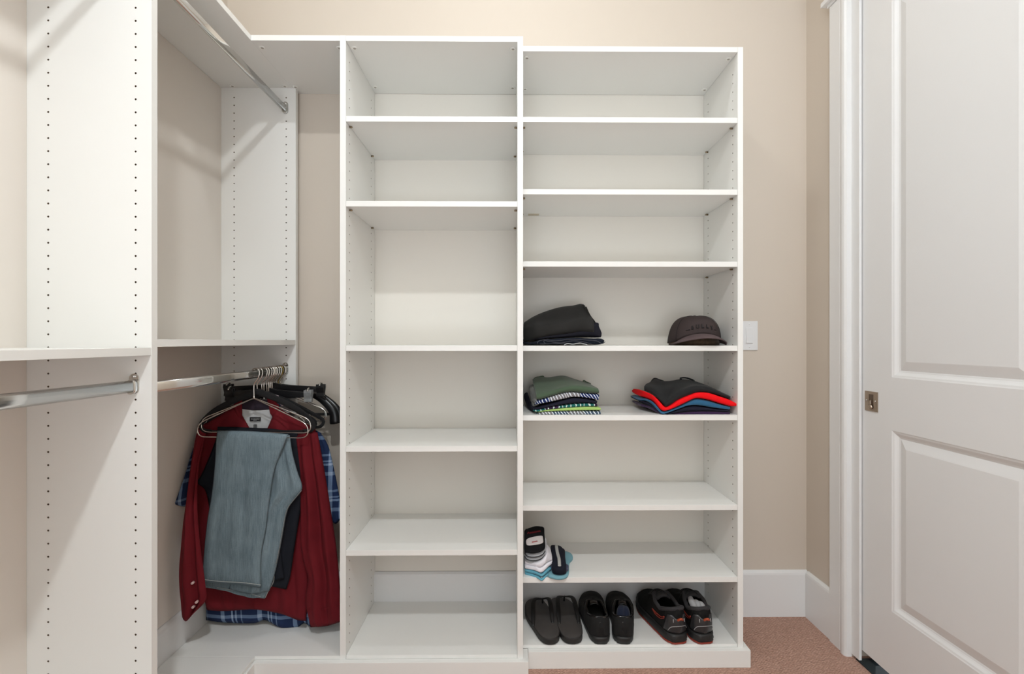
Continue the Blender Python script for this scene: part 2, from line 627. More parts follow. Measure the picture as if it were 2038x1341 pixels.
# tall tower in the middle
XA0, XA1 = W(676.6, CY, DA).x, W(688.3, CY, DA).x
XS0, XS1 = W(1029.8, CY, DA).x, W(1041.0, CY, DA).x
XB0, XB1 = W(1468.2, CY, DB).x, W(1479.0, CY, DB).x
ZT = H + 1.057
Z0 = 0.060
FIRST = H + 0.985
tA = thing('shelving_tower', 'white tall shelving tower of empty shelves in the middle beside the hanging clothes', 'shelving unit', (0.5 * (XA0 + XS1), DW - 0.18, 0))
obj('side_panel', panel_x(XA0, XA1, DA, DW, Z0, ZT, (DA + 0.037, DW - 0.056), FIRST, (1,)), [M['melamine'], M['hole']], tA)
obj('side_panel', panel_x(XS0, XS1, DA, DW, Z0, ZT, (DA + 0.037, DW - 0.056), FIRST, (-1, 1)), [M['melamine'], M['hole']], tA)
E = 0.0004
bm = NB(); box(bm, XA1 + E, XS0 - E, DA, DW - 0.0048, ZT - TH, ZT, 0.0006)
tp = obj('top_panel', bm, M['melamine'], tA)
for x in (XA1 + 0.016, XS0 - 0.016):
    for y in (DA + 0.04, DW - 0.058):
        cam_cover(tp, x, y, ZT - TH)


def zA(y):
    return H + (CY - y) * DA / FPX


def zB(y):
    return H + (CY - y) * DB / FPX


for i, y in enumerate((231.8, 400.4, 687.3, 887.6, 1094.0)):
    zt = zA(y)
    bm = NB(); box(bm, XA1 + E, XS0 - E, DA + 0.001, DW - 0.0048, zt - TH, zt, 0.0006)
    sh = obj('shelf', bm, M['melamine'], tA)
    if i in (0, 1):
        for x, s in ((XA1, 1), (XS0, -1)):
            for yy in (DA + 0.037, DW - 0.056):
                shelf_pin(sh, x, yy, zt - TH - 0.0036, s)
bm = NB(); box(bm, XA1 + E, XS0 - E, DA + 0.002, DW - 0.0145, Z0, zA(1303.2), 0.0006)
obj('bottom_shelf', bm, M['melamine'], tA)

bm = NB(); box(bm, XA1 + E, XS0 - E, DW - 0.0045, DW - 0.0008, BH + 0.003, ZT - TH - E)
obj('back_panel', bm, M['backing'], tA)

# wider unit on the right
tB = thing('shelving_unit', 'white wide shelving unit holding folded clothes, cap, socks and shoes', 'shelving unit', (0.5 * (XS1 + XB1), DW - 0.15, 0))
obj('side_panel', panel_x(XB0, XB1, DB, DW, Z0, ZT, (DB + 0.039, DW - 0.048), FIRST - 0.006, (-1, 1)), [M['melamine'], M['hole']], tB)
bm = NB(); box(bm, XS1 + E, XB0 - E, DB, DW - 0.0048, ZT - TH, ZT, 0.0006)
tp = obj('top_panel', bm, M['melamine'], tB)
for x in (XS1 + 0.016, XB0 - 0.016):
    for y in (DB + 0.04, DW - 0.050):
        cam_cover(tp, x, y, ZT - TH)
ZB = []
for i, y in enumerate((232.0, 375.8, 519.8, 687.8, 826.4, 1006.0, 1149.8)):
    zt = zB(y)
    ZB.append(zt)
    bm = NB(); box(bm, XS1 + E, XB0 - E, DB + 0.001, DW - 0.0048, zt - TH, zt, 0.0006)
    sh = obj('shelf', bm, M['melamine'], tB)
    if i in (0, 1, 2):
        for x, s in ((XS1, 1), (XB0, -1)):
            for yy in (DB + 0.039, DW - 0.048):
                shelf_pin(sh, x, yy, zt - TH - 0.0036, s)
    if i == 1:
        bm = NB(); box(bm, XS1 + 0.03, XS1 + 0.075, DW - 0.045, DW - 0.015, zt - TH - 0.0006, zt - TH)
        obj('paper_sticker', bm, plain('sticker_paper', (0.62, 0.55, 0.42, 1), 0.6, noise_scale=90, noise_amt=0.3), sh)
ZBF = zB(1284.5)
bm = NB(); box(bm, XS1 + E, XB0 - E, DB + 0.002, DW - 0.0145, Z0, ZBF, 0.0006)
obj('bottom_shelf', bm, M['melamine'], tB)
bm = NB(); box(bm, XS1 + E, XB0 - E, DW - 0.0045, DW - 0.0008, BH + 0.003, ZT - TH - E)
obj('back_panel', bm, M['backing'], tB)
# toe-kick with a return on the right
KX = XB1 + 0.018
bm = NB()
box(bm, XS1 + 0.019, KX, DB - 0.019, DB, 0.0, Z0 + 0.001, 0.001)
box(bm, KX - 0.018, KX, DB - 0.001, DW - 0.0145, 0.0, Z0 + 0.001, 0.001)
obj('kick_board', bm, M['melamine'], tB)
bm = NB(); box(bm, XS1 + 0.019, KX - 0.018, DB, DW - 0.0145, 0.0005, Z0 - E)
obj('plinth', bm, M['melamine'], tB)
# toe-kick of the tower, carrying on to the left corner
bm = NB()
box(bm, XLF + 0.001, XS1 + 0.018, DA - 0.019, DA, 0.0, Z0 + 0.001, 0.001)
box(bm, XS1, XS1 + 0.018, DA - 0.001, DB - 0.0005, 0.0, Z0 + 0.001, 0.001)
obj('kick_board', bm, M['melamine'], tA)
bm = NB(); box(bm, XA0, XS1, DA, DW - 0.0145, 0.0005, Z0 - E)
obj('plinth', bm, M['melamine'], tA)

# left run: uprights, shelves, top, base
D1, D2 = 1.178, 1.965
tL = thing('hanging_closet', 'white hanging closet along the left wall with chrome rods', 'closet', (XL + 0.15, 1.2, 0))
colx = (XLF - 0.039, XL + 0.056)
obj('side_panel', panel_y(XL + 0.0005, XLF, D1, D1 + TH, Z0, ZT - TH, colx, H + 0.913), [M['melamine'], M['hole']], tL)
obj('side_panel', panel_y(XL + 0.0005, XLF, D2, D2 + TH, Z0, ZT - TH, colx, H + 0.998), [M['melamine'], M['hole']], tL)
obj('side_panel', panel_y(XL + 0.0005, XLF, 0.22, 0.22 + TH, Z0, ZT - TH, colx, H + 0.913), [M['melamine'], M['hole']], tL)
bm = NB(); box(bm, XL + 0.0005, XLF - 0.016, 0.22, DW - 0.0005, ZT - TH + E, ZT, 0.0006)
tp = obj('top_shelf', bm, M['melamine'], tL)
for y in (D2 - 0.014, D1 - 0.014):
    for x in colx:
        cam_cover(tp, x, y, ZT - TH + E)
bm = NB(); box(bm, XL + 0.0045, XLF - 0.001, D1 + TH + E, D2 - E, H - 0.014, H + 0.005, 0.0006)
obj('shelf', bm, M['melamine'], tL)
bm = NB(); box(bm, XL + 0.0045, XLF - 0.001, 0.22 + TH + E, D1 - E, H - 0.0345, H - 0.0155, 0.0006)
obj('shelf', bm, M['melamine'], tL)
for a0, a1 in ((0.22 + TH + E, D1 - E), (D1 + TH + E, D2 - E)):
    bm = NB(); box(bm, XL + 0.0005, XL + 0.004, a0, a1, BH + 0.002, ZT - TH - E)
    obj('back_panel', bm, M['backing_left'], tL)
bm = NB(); box(bm, XL + 0.0145, XLF + 0.0, 0.22, DA - 0.001, 0.0005, Z0 - 0.0005)
obj('plinth', bm, M['melamine'], tL)
bm = NB(); box(bm, XLF + E, XLF + 0.007, 0.22, DA - 0.0195, 0.0, Z0 + 0.001, 0.001)
obj('kick_board', bm, M['melamine'], tL)
ZF = zA(1303.2)
bm = NB(); box(bm, XL + 0.0145, XLF - 0.002, 0.22, DA + 0.0005, Z0, ZF, 0.0006)
obj('bottom_shelf', bm, M['melamine'], tL)

# corner pieces between the run and the tower
tC = thing('corner_shelving', 'white corner shelving with only a top board and a low base behind the hanging clothes', 'shelving', (-0.75, DW - 0.18, 0))
bm = NB(); box(bm, XLF - 0.0155, XA0 - E, DA, DW - 0.0005, ZT - TH, ZT, 0.0006)
ct = obj('top_panel', bm, M['melamine'], tC)
for x in (XLF + 0.002, XA0 - 0.016):
    for y in (DA + 0.04, DW - 0.058):
        cam_cover(ct, x, y, ZT - TH)
bm = NB(); box(bm, XL + 0.0145, XA0 - E, DA + 0.001, DW - 0.0145, Z0, ZF, 0.0006)
obj('bottom_shelf', bm, M['melamine'], tC)
bm = NB(); box(bm, XL + 0.0145, XA0 - E, DA + 0.001, DW - 0.0145, 0.0005, Z0 - E)
obj('plinth', bm, M['melamine'], tC)

# chrome rods
def rod(label, x, z, y0, y1):
    t = thing('closet_rod', label, 'rod', (x, (y0 + y1) / 2, z), 'oval chrome closet rods')
    bm = NB()
    prism(bm, [(x + a, z + b) for a, b in stadium(0.015, 0.030)], 'y', y0 + 0.0005, y1 - 0.0005, smooth=True)
    obj('bar', bm, M['chrome'], t)
    for yy, s in ((y1, -1), (y0, 1)):
        bm = NB()
        prism(bm, [(x + a, z + 0.006 + b) for a, b in stadium(0.023, 0.050)], 'y', yy, yy + s * 0.003, smooth=True)
        prism(bm, [(x + a, z - 0.001 + b) for a, b in stadium(0.020, 0.036)], 'y', yy + s * 0.003, yy + s * 0.014, smooth=True)
        fl = obj('end_cup', bm, M['chrome'], t)
        bm = NB()
        lathe(bm, [(0.0045, 0.0), (0.004, s * 0.003), (0.002, s * 0.004)], (x, yy + s * 0.003, z + 0.024), 'y', 12)
        obj('screw', bm, M['chrome'], fl)
    return t


XROD = -0.920
ZUP, ZLO, ZNR = H + 0.950, H - 0.118, H - 0.110
rod('oval chrome rod high under the top board, empty, running over the hanging clothes', XROD, ZUP, D1 + TH, D2)
rod('oval chrome rod high under the top board at the left end, nearest the room', XROD, ZUP, 0.22 + TH, D1)
rod('oval chrome rod carrying all the hangers below the middle shelf', XROD, ZLO, D1 + TH, D2)
rod('empty oval chrome rod below the shelf at the left edge, nearest', XROD, ZNR, 0.22 + TH, D1)

# ------------------------------------------------------------------ cloth materials
def cloth_mat(name, col, weave=(900, 900), amt=0.25, blotch=0.15, rough=0.85, bump=0.25, sheen=0.15, big=14):
    t = NT(name)
    co = t.obj()
    wv = t.add('ShaderNodeTexNoise', {'Vector': co, 'Scale': weave[0] * 0.28, 'Detail': 2}).outputs[0]
    nz = t.add('ShaderNodeTexNoise', {'Vector': co, 'Scale': big, 'Detail': 5})
    dark = tuple(c * (1 - amt) for c in col[:3]) + (1,)
    c1 = t.mix(wv, dark, col)
    lite = tuple(min(1, c * (1 + blotch) + 0.01 * blotch) for c in col[:3]) + (1,)
    t.col(t.mix(nz.outputs[0], c1, lite))
    t.b.inputs['Roughness'].default_value = rough
    t.b.inputs['Specular IOR Level'].default_value = 0.2
    t.b.inputs['Sheen Weight'].default_value = sheen
    t.bump(wv, bump, 0.0006)
    return t.m


def denim(name, col, pale):
    t = NT(name)
    co = t.obj()
    mp = t.add('ShaderNodeMapping', {'Vector': co, 'Scale': (420, 420, 22)})
    st = t.add('ShaderNodeTexNoise', {'Vector': mp.outputs[0], 'Scale': 1.0, 'Detail': 3})
    fine = t.add('ShaderNodeTexNoise', {'Vector': co, 'Scale': 650, 'Detail': 2})
    big = t.add('ShaderNodeTexNoise', {'Vector': co, 'Scale': 11, 'Detail': 4})
    a = t.math('ADD', t.math('MULTIPLY', st.outputs[0], 0.5), t.math('MULTIPLY', fine.outputs[0], 0.35))
    f = t.add('ShaderNodeMapRange', {'Value': t.math('ADD', a, t.math('MULTIPLY', big.outputs[0], 0.45)), 'From Min': 0.42, 'From Max': 0.88})
    t.col(t.mix(f.outputs[0], col, pale))
    t.b.inputs['Roughness'].default_value = 0.9
    t.b.inputs['Specular IOR Level'].default_value = 0.15
    t.bump(fine.outputs[0], 0.35, 0.0008)
    return t.m


def plaid(name, base, light, pale, sx=0.135, sz=0.135):
    """Tartan woven from object x and z: broad pale bands with thin companions."""
    t = NT(name)
    sp = t.add('ShaderNodeSeparateXYZ', {0: t.obj()})

    def bands(v, period, spec):
        ph = t.math('FRACT', t.math('ADD', t.math('DIVIDE', v, period), 20.0))
        acc = None
        for c, w, g in spec:
            d = t.math('ABSOLUTE', t.math('SUBTRACT', ph, c))
            b = t.math('MULTIPLY', t.math('LESS_THAN', d, w), g)
            acc = b if acc is None else t.math('MAXIMUM', acc, b)
        return acc
    bx = bands(sp.outputs[0], sx, ((0.20, 0.055, 0.8), (0.45, 0.022, 1.0), (0.55, 0.022, 0.8), (0.70, 0.018, 0.6)))
    bz = bands(sp.outputs[2], sz, ((0.22, 0.05, 0.55), (0.48, 0.03, 0.75), (0.57, 0.022, 0.6), (0.74, 0.03, 0.5)))
    s = t.math('ADD', bx, bz)
    c = t.mix(t.math('MINIMUM', s, 1.0), base, light)
    c = t.mix(t.math('MULTIPLY', t.math('SUBTRACT', t.math('MAXIMUM', s, 0.9), 0.9), 0.9), c, pale)
    t.col(c)
    t.b.inputs['Roughness'].default_value = 0.85
    t.b.inputs['Specular IOR Level'].default_value = 0.15
    return t.m


def printed(name, ground, ink, alt, scale=86, slant=0.6, seed=0.0, cover=0.30):
    """T-shirt cloth with an all-over print of loose white strokes."""
    t = NT(name)
    co = t.obj()
    sp = t.add('ShaderNodeSeparateXYZ', {0: co})
    u = t.math('ADD', t.math('MULTIPLY', sp.outputs[0], scale), t.math('MULTIPLY', sp.outputs[2], scale * slant))
    mp = t.add('ShaderNodeMapping', {'Vector': co, 'Location': (seed, seed, 0), 'Scale': (26, 26, 40)})
    nz = t.add('ShaderNodeTexNoise', {'Vector': mp.outputs[0], 'Scale': 1.0, 'Detail': 1})
    u2 = t.math('ADD', u, t.math('MULTIPLY', nz.outputs[0], 1.5))
    st = t.math('LESS_THAN', t.math('FRACT', t.math('ADD', u2, 50.0)), cover)
    mp2 = t.add('ShaderNodeMapping', {'Vector': co, 'Location': (seed * 3, 0, seed), 'Scale': (16, 16, 16)})
    n2 = t.add('ShaderNodeTexNoise', {'Vector': mp2.outputs[0], 'Scale': 1.0, 'Detail': 0})
    zone = t.math('GREATER_THAN', n2.outputs[0], 0.53)
    g = t.mix(zone, ground, alt)
    t.col(t.mix(st, g, ink))
    t.b.inputs['Roughness'].default_value = 0.9
    t.b.inputs['Specular IOR Level'].default_value = 0.15
    return t.m


M['denim'] = denim('washed_denim', (0.098, 0.140, 0.165, 1), (0.235, 0.305, 0.340, 1))
M['seam'] = plain('speckled_seam', (0.40, 0.43, 0.43, 1), 0.8, noise_scale=420, noise_amt=0.95)
M['thread'] = plain('pale_thread', (0.44, 0.46, 0.44, 1), 0.8, noise_scale=300, noise_amt=0.3)
M['thread_dark'] = plain('tan_thread', (0.34, 0.27, 0.17, 1), 0.8, noise_scale=300, noise_amt=0.3)
M['navy_cloth'] = cloth_mat('navy_twill', (0.0095, 0.0115, 0.017, 1), bump=0.1, sheen=0.0)
M['red_cloth'] = cloth_mat('dark_red_cotton', (0.128, 0.0065, 0.0115, 1), weave=(1500, 1500), amt=0.3, blotch=0.25, sheen=0.0)
M['red_lining'] = cloth_mat('pale_grey_lining', (0.52, 0.53, 0.53, 1), weave=(1800, 1800), amt=0.12)
M['collar_inner'] = cloth_mat('dark_dotted_cotton', (0.030, 0.020, 0.032, 1), weave=(1100, 1100), amt=0.9, bump=0.05)
M['label'] = plain('woven_label', (0.012, 0.012, 0.013, 1), 0.7, noise_scale=200, noise_amt=0.2)
M['label_white'] = plain('label_thread', (0.55, 0.55, 0.54, 1), 0.8, noise_scale=200, noise_amt=0.2)
M['button'] = plain('pink_pearl_button', (0.70, 0.50, 0.48, 1), 0.3, noise_scale=80, noise_amt=0.15)
M['plaid'] = plaid('blue_plaid', (0.017, 0.032, 0.088, 1), (0.20, 0.29, 0.45, 1), (0.50, 0.58, 0.70, 1))
M['pink_collar'] = cloth_mat('pink_chambray', (0.52, 0.42, 0.46, 1), amt=0.15)
M['flock'] = plain('black_flocking', (0.005, 0.005, 0.006, 1), 0.9, sheen=0.02, noise_scale=200, noise_amt=0.3)
M['black_plastic'] = plain('black_plastic', (0.010, 0.010, 0.011, 1), 0.28, noise_scale=60, noise_amt=0.2)
M['clear_plastic'] = plain('clear_grey_plastic', (0.30, 0.31, 0.31, 1), 0.18, noise_scale=90, noise_amt=0.5)
M['tan_pad'] = plain('tan_rubber_pad', (0.52, 0.36, 0.20, 1), 0.6, noise_scale=60, noise_amt=0.2)
M['grey_pad'] = plain('grey_rubber_pad', (0.36, 0.37, 0.36, 1), 0.5, noise_scale=60, noise_amt=0.2)
M['gold'] = plain('gold_wire', (0.44, 0.31, 0.09, 1), 0.25, metal=1.0, noise_scale=60, noise_amt=0.2)
M['wire'] = plain('chromed_wire', (0.80, 0.77, 0.73, 1), 0.16, metal=1.0, noise_scale=60, noise_amt=0.05)
M['black_cotton'] = cloth_mat('black_cotton', (0.0100, 0.0096, 0.0088, 1), blotch=0.9, bump=0.1, sheen=0.03)
M['blue_black'] = denim('blue_black_denim', (0.004, 0.005, 0.008, 1), (0.013, 0.017, 0.028, 1))
M['purple_black'] = cloth_mat('faded_black_denim', (0.0085, 0.0085, 0.014, 1), bump=0.1, sheen=0.0)
M['edge_grey'] = plain('folded_edge_grey', (0.055, 0.057, 0.072, 1), 0.9, noise_scale=200, noise_amt=0.3)
M['grey_cloth'] = cloth_mat('pale_grey_cotton', (0.40, 0.40, 0.40, 1))
M['green'] = cloth_mat('moss_green_cotton', (0.056, 0.088, 0.053, 1), weave=(2000, 2000), amt=0.15, blotch=0.3, sheen=0.2)
M['heather'] = cloth_mat('heather_grey_cotton', (0.17, 0.17, 0.155, 1), weave=(2000, 2000), amt=0.2, blotch=0.3)
M['navy_tee'] = cloth_mat('navy_cotton', (0.009, 0.009, 0.020, 1), weave=(2000, 2000), amt=0.15, blotch=0.3, sheen=0.0)
M['purple'] = cloth_mat('plum_cotton', (0.034, 0.012, 0.050, 1), weave=(2000, 2000), amt=0.15, blotch=0.2)
M['lime'] = cloth_mat('lime_cotton', (0.34, 0.50, 0.14, 1), weave=(2000, 2000), amt=0.12, blotch=0.25)
M['print_blue'] = printed('blue_white_print', (0.020, 0.035, 0.13, 1), (0.72, 0.76, 0.82, 1), (0.20, 0.19, 0.20, 1), seed=1.3)
M['print_teal'] = printed('teal_white_print', (0.018, 0.13, 0.12, 1), (0.62, 0.72, 0.70, 1), (0.045, 0.022, 0.060, 1), scale=62, slant=0.1, seed=4.1, cover=0.25)
M['print_slate'] = printed('slate_white_print', (0.055, 0.085, 0.13, 1), (0.72, 0.76, 0.80, 1), (0.17, 0.17, 0.18, 1), scale=84, seed=7.7)
M['charcoal'] = cloth_mat('charcoal_jersey', (0.0105, 0.0108, 0.0115, 1), weave=(2000, 2000), amt=0.15, blotch=0.5, sheen=0.08)
M['red_tee'] = cloth_mat('bright_red_cotton', (0.82, 0.004, 0.008, 1), weave=(2000, 2000), amt=0.08, blotch=0.1, sheen=0.0)
M['teal'] = cloth_mat('petrol_blue_cotton', (0.022, 0.105, 0.205, 1), weave=(2000, 2000), amt=0.12, blotch=0.25)
M['cap'] = cloth_mat('brown_grey_twill', (0.044, 0.032, 0.031, 1), weave=(1600, 1600), amt=0.2, blotch=0.25, sheen=0.0)
M['cap_bill'] = cloth_mat('taupe_twill', (0.098, 0.069, 0.070, 1), weave=(1600, 1600), amt=0.15, blotch=0.2, sheen=0.0)
M['cap_band'] = cloth_mat('camouflage_lining', (0.055, 0.034, 0.018, 1), weave=(300, 300), amt=0.8, blotch=1.5, big=70)
M['embroidery'] = plain('dark_embroidery', (0.012, 0.009, 0.010, 1), 0.8, noise_scale=300, noise_amt=0.3)
M['sock_blue'] = cloth_mat('aqua_sock_knit', (0.12, 0.36, 0.46, 1), weave=(2500, 2500), amt=0.2)
M['sock_teal'] = cloth_mat('dusty_teal_knit', (0.17, 0.36, 0.42, 1), weave=(2500, 2500), amt=0.2)
M['sock_white'] = cloth_mat('white_sock_knit', (0.74, 0.72, 0.76, 1), weave=(2500, 2500), amt=0.12)
M['sock_grey'] = cloth_mat('light_grey_knit', (0.42, 0.42, 0.43, 1), weave=(2500, 2500), amt=0.12)
M['sock_hem'] = plain('dark_sock_hem', (0.035, 0.035, 0.037, 1), 0.9, noise_scale=200, noise_amt=0.3)
M['sock_black'] = cloth_mat('black_sock_knit', (0.005, 0.005, 0.0055, 1), weave=(2500, 2500), amt=0.3, sheen=0.0)
M['sock_navy'] = cloth_mat('navy_sock_knit', (0.010, 0.011, 0.019, 1), weave=(2500, 2500), amt=0.3, sheen=0.0)
M['sock_slate'] = cloth_mat('slate_sock_knit', (0.050, 0.058, 0.10, 1), weave=(2500, 2500), amt=0.3)
M['sock_stripe'] = cloth_mat('grey_stripe_knit', (0.42, 0.42, 0.40, 1), weave=(2500, 2500), amt=0.2)
M['red_print'] = plain('red_print', (0.45, 0.01, 0.02, 1), 0.7, noise_scale=200, noise_amt=0.4)
M['oval_label'] = plain('cream_transfer', (0.62, 0.57, 0.55, 1), 0.6, noise_scale=60, noise_amt=0.05)
M['foam'] = plain('black_foam', (0.020, 0.018, 0.017, 1), 0.6, noise_scale=30, noise_amt=0.35)
M['foam_top'] = plain('worn_footbed', (0.080, 0.073, 0.069, 1), 0.5, noise_scale=30, noise_amt=0.45)
M['strap'] = plain('black_webbing', (0.006, 0.006, 0.006, 1), 0.5, noise_scale=200, noise_amt=0.3)
M['leather'] = plain('black_leather', (0.0070, 0.0066, 0.0064, 1), 0.20, spec=0.6, noise_scale=40, noise_amt=0.3, bump=0.12, bump_scale=260)
M['rubber'] = plain('black_rubber', (0.013, 0.013, 0.013, 1), 0.55, noise_scale=40, noise_amt=0.3)
M['insole'] = plain('dark_insole', (0.004, 0.004, 0.004, 1), 0.9, noise_scale=40, noise_amt=0.3)
M['mesh'] = cloth_mat('black_sneaker_mesh', (0.008, 0.0076, 0.0072, 1), weave=(2200, 2200), amt=0.4, bump=0.3, sheen=0.0)
M['counter'] = plain('dark_grey_synthetic', (0.030, 0.030, 0.032, 1), 0.38, noise_scale=60, noise_amt=0.2)
M['lining_grey'] = cloth_mat('grey_padded_lining', (0.040, 0.038, 0.040, 1), weave=(2200, 2200), amt=0.3, sheen=0.05)
M['red_rubber'] = plain('dark_orange_rubber', (0.30, 0.035, 0.018, 1), 0.5, noise_scale=60, noise_amt=0.2)
M['orange'] = plain('orange_tab', (0.42, 0.07, 0.025, 1), 0.5, noise_scale=60, noise_amt=0.2)
M['reflect'] = plain('silver_reflector', (0.45, 0.45, 0.45, 1), 0.3, noise_scale=60, noise_amt=0.2)


# ------------------------------------------------------------------ soft-goods builders
def grid(bm, rows, closed=False, mi=0):
    V = [[bm.verts.new(p) for p in r] for r in rows]
    n = len(V)
    for i in range(n if closed else n - 1):
        A, B = V[i], V[(i + 1) % n]
        for k in range(len(A) - 1):
            f = bm.faces.new((A[k], A[k + 1], B[k + 1], B[k]))
            f.smooth = True
            f.material_index = mi
    return V


def px(pts, d):
    """Pixel outline -> points; each entry (x, y) at depth d or (x, y, own depth)."""
    return [W(p[0], p[1], p[2] if len(p) > 2 else d) for p in pts]


def cloth(rows, d, thick=0.012, m=40, n=48, folds=(), seed=0.0, rough=0.0015, sag=None, power=4.0):
    """Hanging cloth body: rows of pixel outlines from top to bottom, front and back skins, soft folds.
    folds: (centre u at top, centre u at bottom, amplitude, width)."""
    R0 = [crom(px(r, d), m) for r in rows]
    cols = [crom([R0[i][k] for i in range(len(R0))], n) for k in range(m)]
    bm = NB()
    F, B = [], []
    for j in range(n):
        t = j / (n - 1)
        fr, bk = [], []
        for k in range(m):
            u = k / (m - 1)
            p = cols[k][j]
            e = max(0.0, 1 - abs(2 * u - 1) ** power) ** 0.5 * max(0.0, 1 - abs(2 * t - 1) ** 14) ** 0.5
            y = thick * e
            for c0, c1, a, w in folds:
                c = c0 + (c1 - c0) * t
                y += a * math.exp(-((u - c) / w) ** 2) * e * (0.5 + 0.5 * min(1, t * 3))
            y += rough * e * noise.noise(Vector((u * 7 + seed, t * 5, seed * 1.7))) * 2
            y += rough * 0.5 * e * noise.noise(Vector((u * 19 + seed, t * 9, seed)))
            dz = sag(u, t) if sag else 0
            fr.append(Vector((p.x, p.y - y, p.z + dz)))
            bk.append(Vector((p.x, p.y + thick * e * 0.6, p.z + dz)))
        F.append(fr)
        B.append(bk)
    grid(bm, F)
    grid(bm, [r[::-1] for r in B])
    bmesh.ops.remove_doubles(bm, verts=bm.verts, dist=2e-5)
    bmesh.ops.recalc_face_normals(bm, faces=bm.faces)
    return bm


def loft(rows, m=36, n=24, closed=True, mi=0):
    """Skin through rows of world points (each resampled to m); closed wraps last row to first, ends capped."""
    R0 = [crom(r, m) for r in rows]
    cols = [crom([R0[i][k] for i in range(len(R0))], n, closed) for k in range(m)]
    bm = NB()
    V = grid(bm, [[cols[k][j] for k in range(m)] for j in range(n)], closed, mi)
    if closed:
        for k in (0, m - 1):
            try:
                f = bm.faces.new([V[j][k] for j in range(n)])
                f.material_index = mi
            except ValueError:
                pass
    bmesh.ops.recalc_face_normals(bm, faces=bm.faces)
    return bm


def folded(fb, ft, d, back, top=None, bulge=0.006, m=44, drop=0.0, mid=None, seed=0):
    """Folded garment lying on a shelf: front band between pixel outlines fb (bottom) and ft (top), running to y = back.
    top: optional extra pixel outline (with depths) for the crown of the uppermost item."""
    A, Bt = crom(px(fb, d), m), crom(px(ft, d), m)
    rows = []
    g = 0.0006
    mid_r = [(a + b) / 2 + Vector((0, -bulge, 0)) for a, b in zip(A, Bt)]
    low = [a.lerp(b, 0.12) + Vector((0, -bulge * 0.6, 0)) for a, b in zip(A, Bt)]
    hi = [a.lerp(b, 0.88) + Vector((0, -bulge * 0.6, 0)) for a, b in zip(A, Bt)]
    A2 = [a.lerp(b, 0.02) + Vector((0, 0.004, 0)) for a, b in zip(A, Bt)]
    B2 = [a.lerp(b, 0.98) + Vector((0, 0.004, 0)) for a, b in zip(A, Bt)]
    rows += [A2, low, mid_r, hi, B2]
    if top:
        for tr in top:
            rows.append(crom(px(tr, d), m))
        last = rows[-1]
    else:
        last = B2
    rows.append([Vector((p.x * 0.995 + 0.005 * A[m // 2].x, back, p.z - drop - 0.002)) for p in last])
    rows.append([Vector((p.x * 0.995 + 0.005 * A[m // 2].x, back, min(a.z, p.z - drop - 0.006))) for a, p in zip(A2, last)])
    bm = NB()
    V = grid(bm, rows, True)
    for k in (0, m - 1):
        bm.faces.new([r[k] for r in V])
    bmesh.ops.recalc_face_normals(bm, faces=bm.faces)
    return bm


def soft(o, levels=2):
    md = o.modifiers.new('soft', 'SUBSURF')
    md.levels = md.render_levels = levels
    return o


def Wz(x, y, z):
    """Point seen at a pixel on the horizontal plane at height z."""
    p = W(x, y, 1.0)
    k = (z - H) / (p.z - H)
    return Vector((p.x * k, k, z))


def pillow(outline, lift, off, bulge=0.004, K=4, n=48, mi=0):
    """Padded slab: closed outline of world points, off = vector to its underside, lift = bulge direction."""
    O = crom(outline, n, True)
    c = sum(O, Vector()) / n
    lift = Vector(lift)
    bm = NB()
    rings = []
    for k in range(K):
        s = 1 - (k / K) ** 1.6 * 0.999
        h = bulge * (1 - s ** 4)
        rings.append([c + (p - c) * s + lift * h for p in O])
    under = [p + Vector(off) for p in O]
    mid = [p + Vector(off) * 0.5 + (p - c) * 0.012 for p in O]
    V = [[bm.verts.new(p) for p in r] for r in [under, mid] + rings]
    for A, B in zip(V, V[1:]):
        for k in range(n):
            f = bm.faces.new((A[k], A[(k + 1) % n], B[(k + 1) % n], B[k]))
            f.smooth = True
            f.material_index = mi
    f = bm.faces.new(V[0]); f.material_index = mi
    f = bm.faces.new(V[-1]); f.material_index = mi; f.smooth = True
    bmesh.ops.recalc_face_normals(bm, faces=bm.faces)
    return bm


# ------------------------------------------------------------------ hangers on the lower rod
def hook_path(y, zneck, xneck=-0.006, lean=0.0):
    c = Vector((XROD, y, ZLO))
    pts = [(-0.0165, -0.004), (-0.0150, 0.010), (-0.008, 0.0185), (0.002, 0.0195), (0.0115, 0.013), (0.0135, 0.002), (0.010, -0.013),
           (0.002, -0.026), (xneck, -0.040), (xneck, zneck + 0.01), (xneck, zneck)]
    return [c + Vector((a + lean * max(0, -b), 0, b)) for a, b in pts]


def rounded(points, r, seg=5):
    """Closed polyline with rounded corners."""
    out = []
    n = len(points)
    for i in range(n):
        p0, p1, p2 = Vector(points[i - 1]), Vector(points[i]), Vector(points[(i + 1) % n])
        ri = r[i] if isinstance(r, (list, tuple)) else r
        a = p1 + (p0 - p1).normalized() * min(ri, (p0 - p1).length * 0.49)
        b = p1 + (p2 - p1).normalized() * min(ri, (p2 - p1).length * 0.49)
        for k in range(seg + 1):
            t = k / seg
            out.append(a * (1 - t) ** 2 + p1 * 2 * t * (1 - t) + b * t * t)
    return out


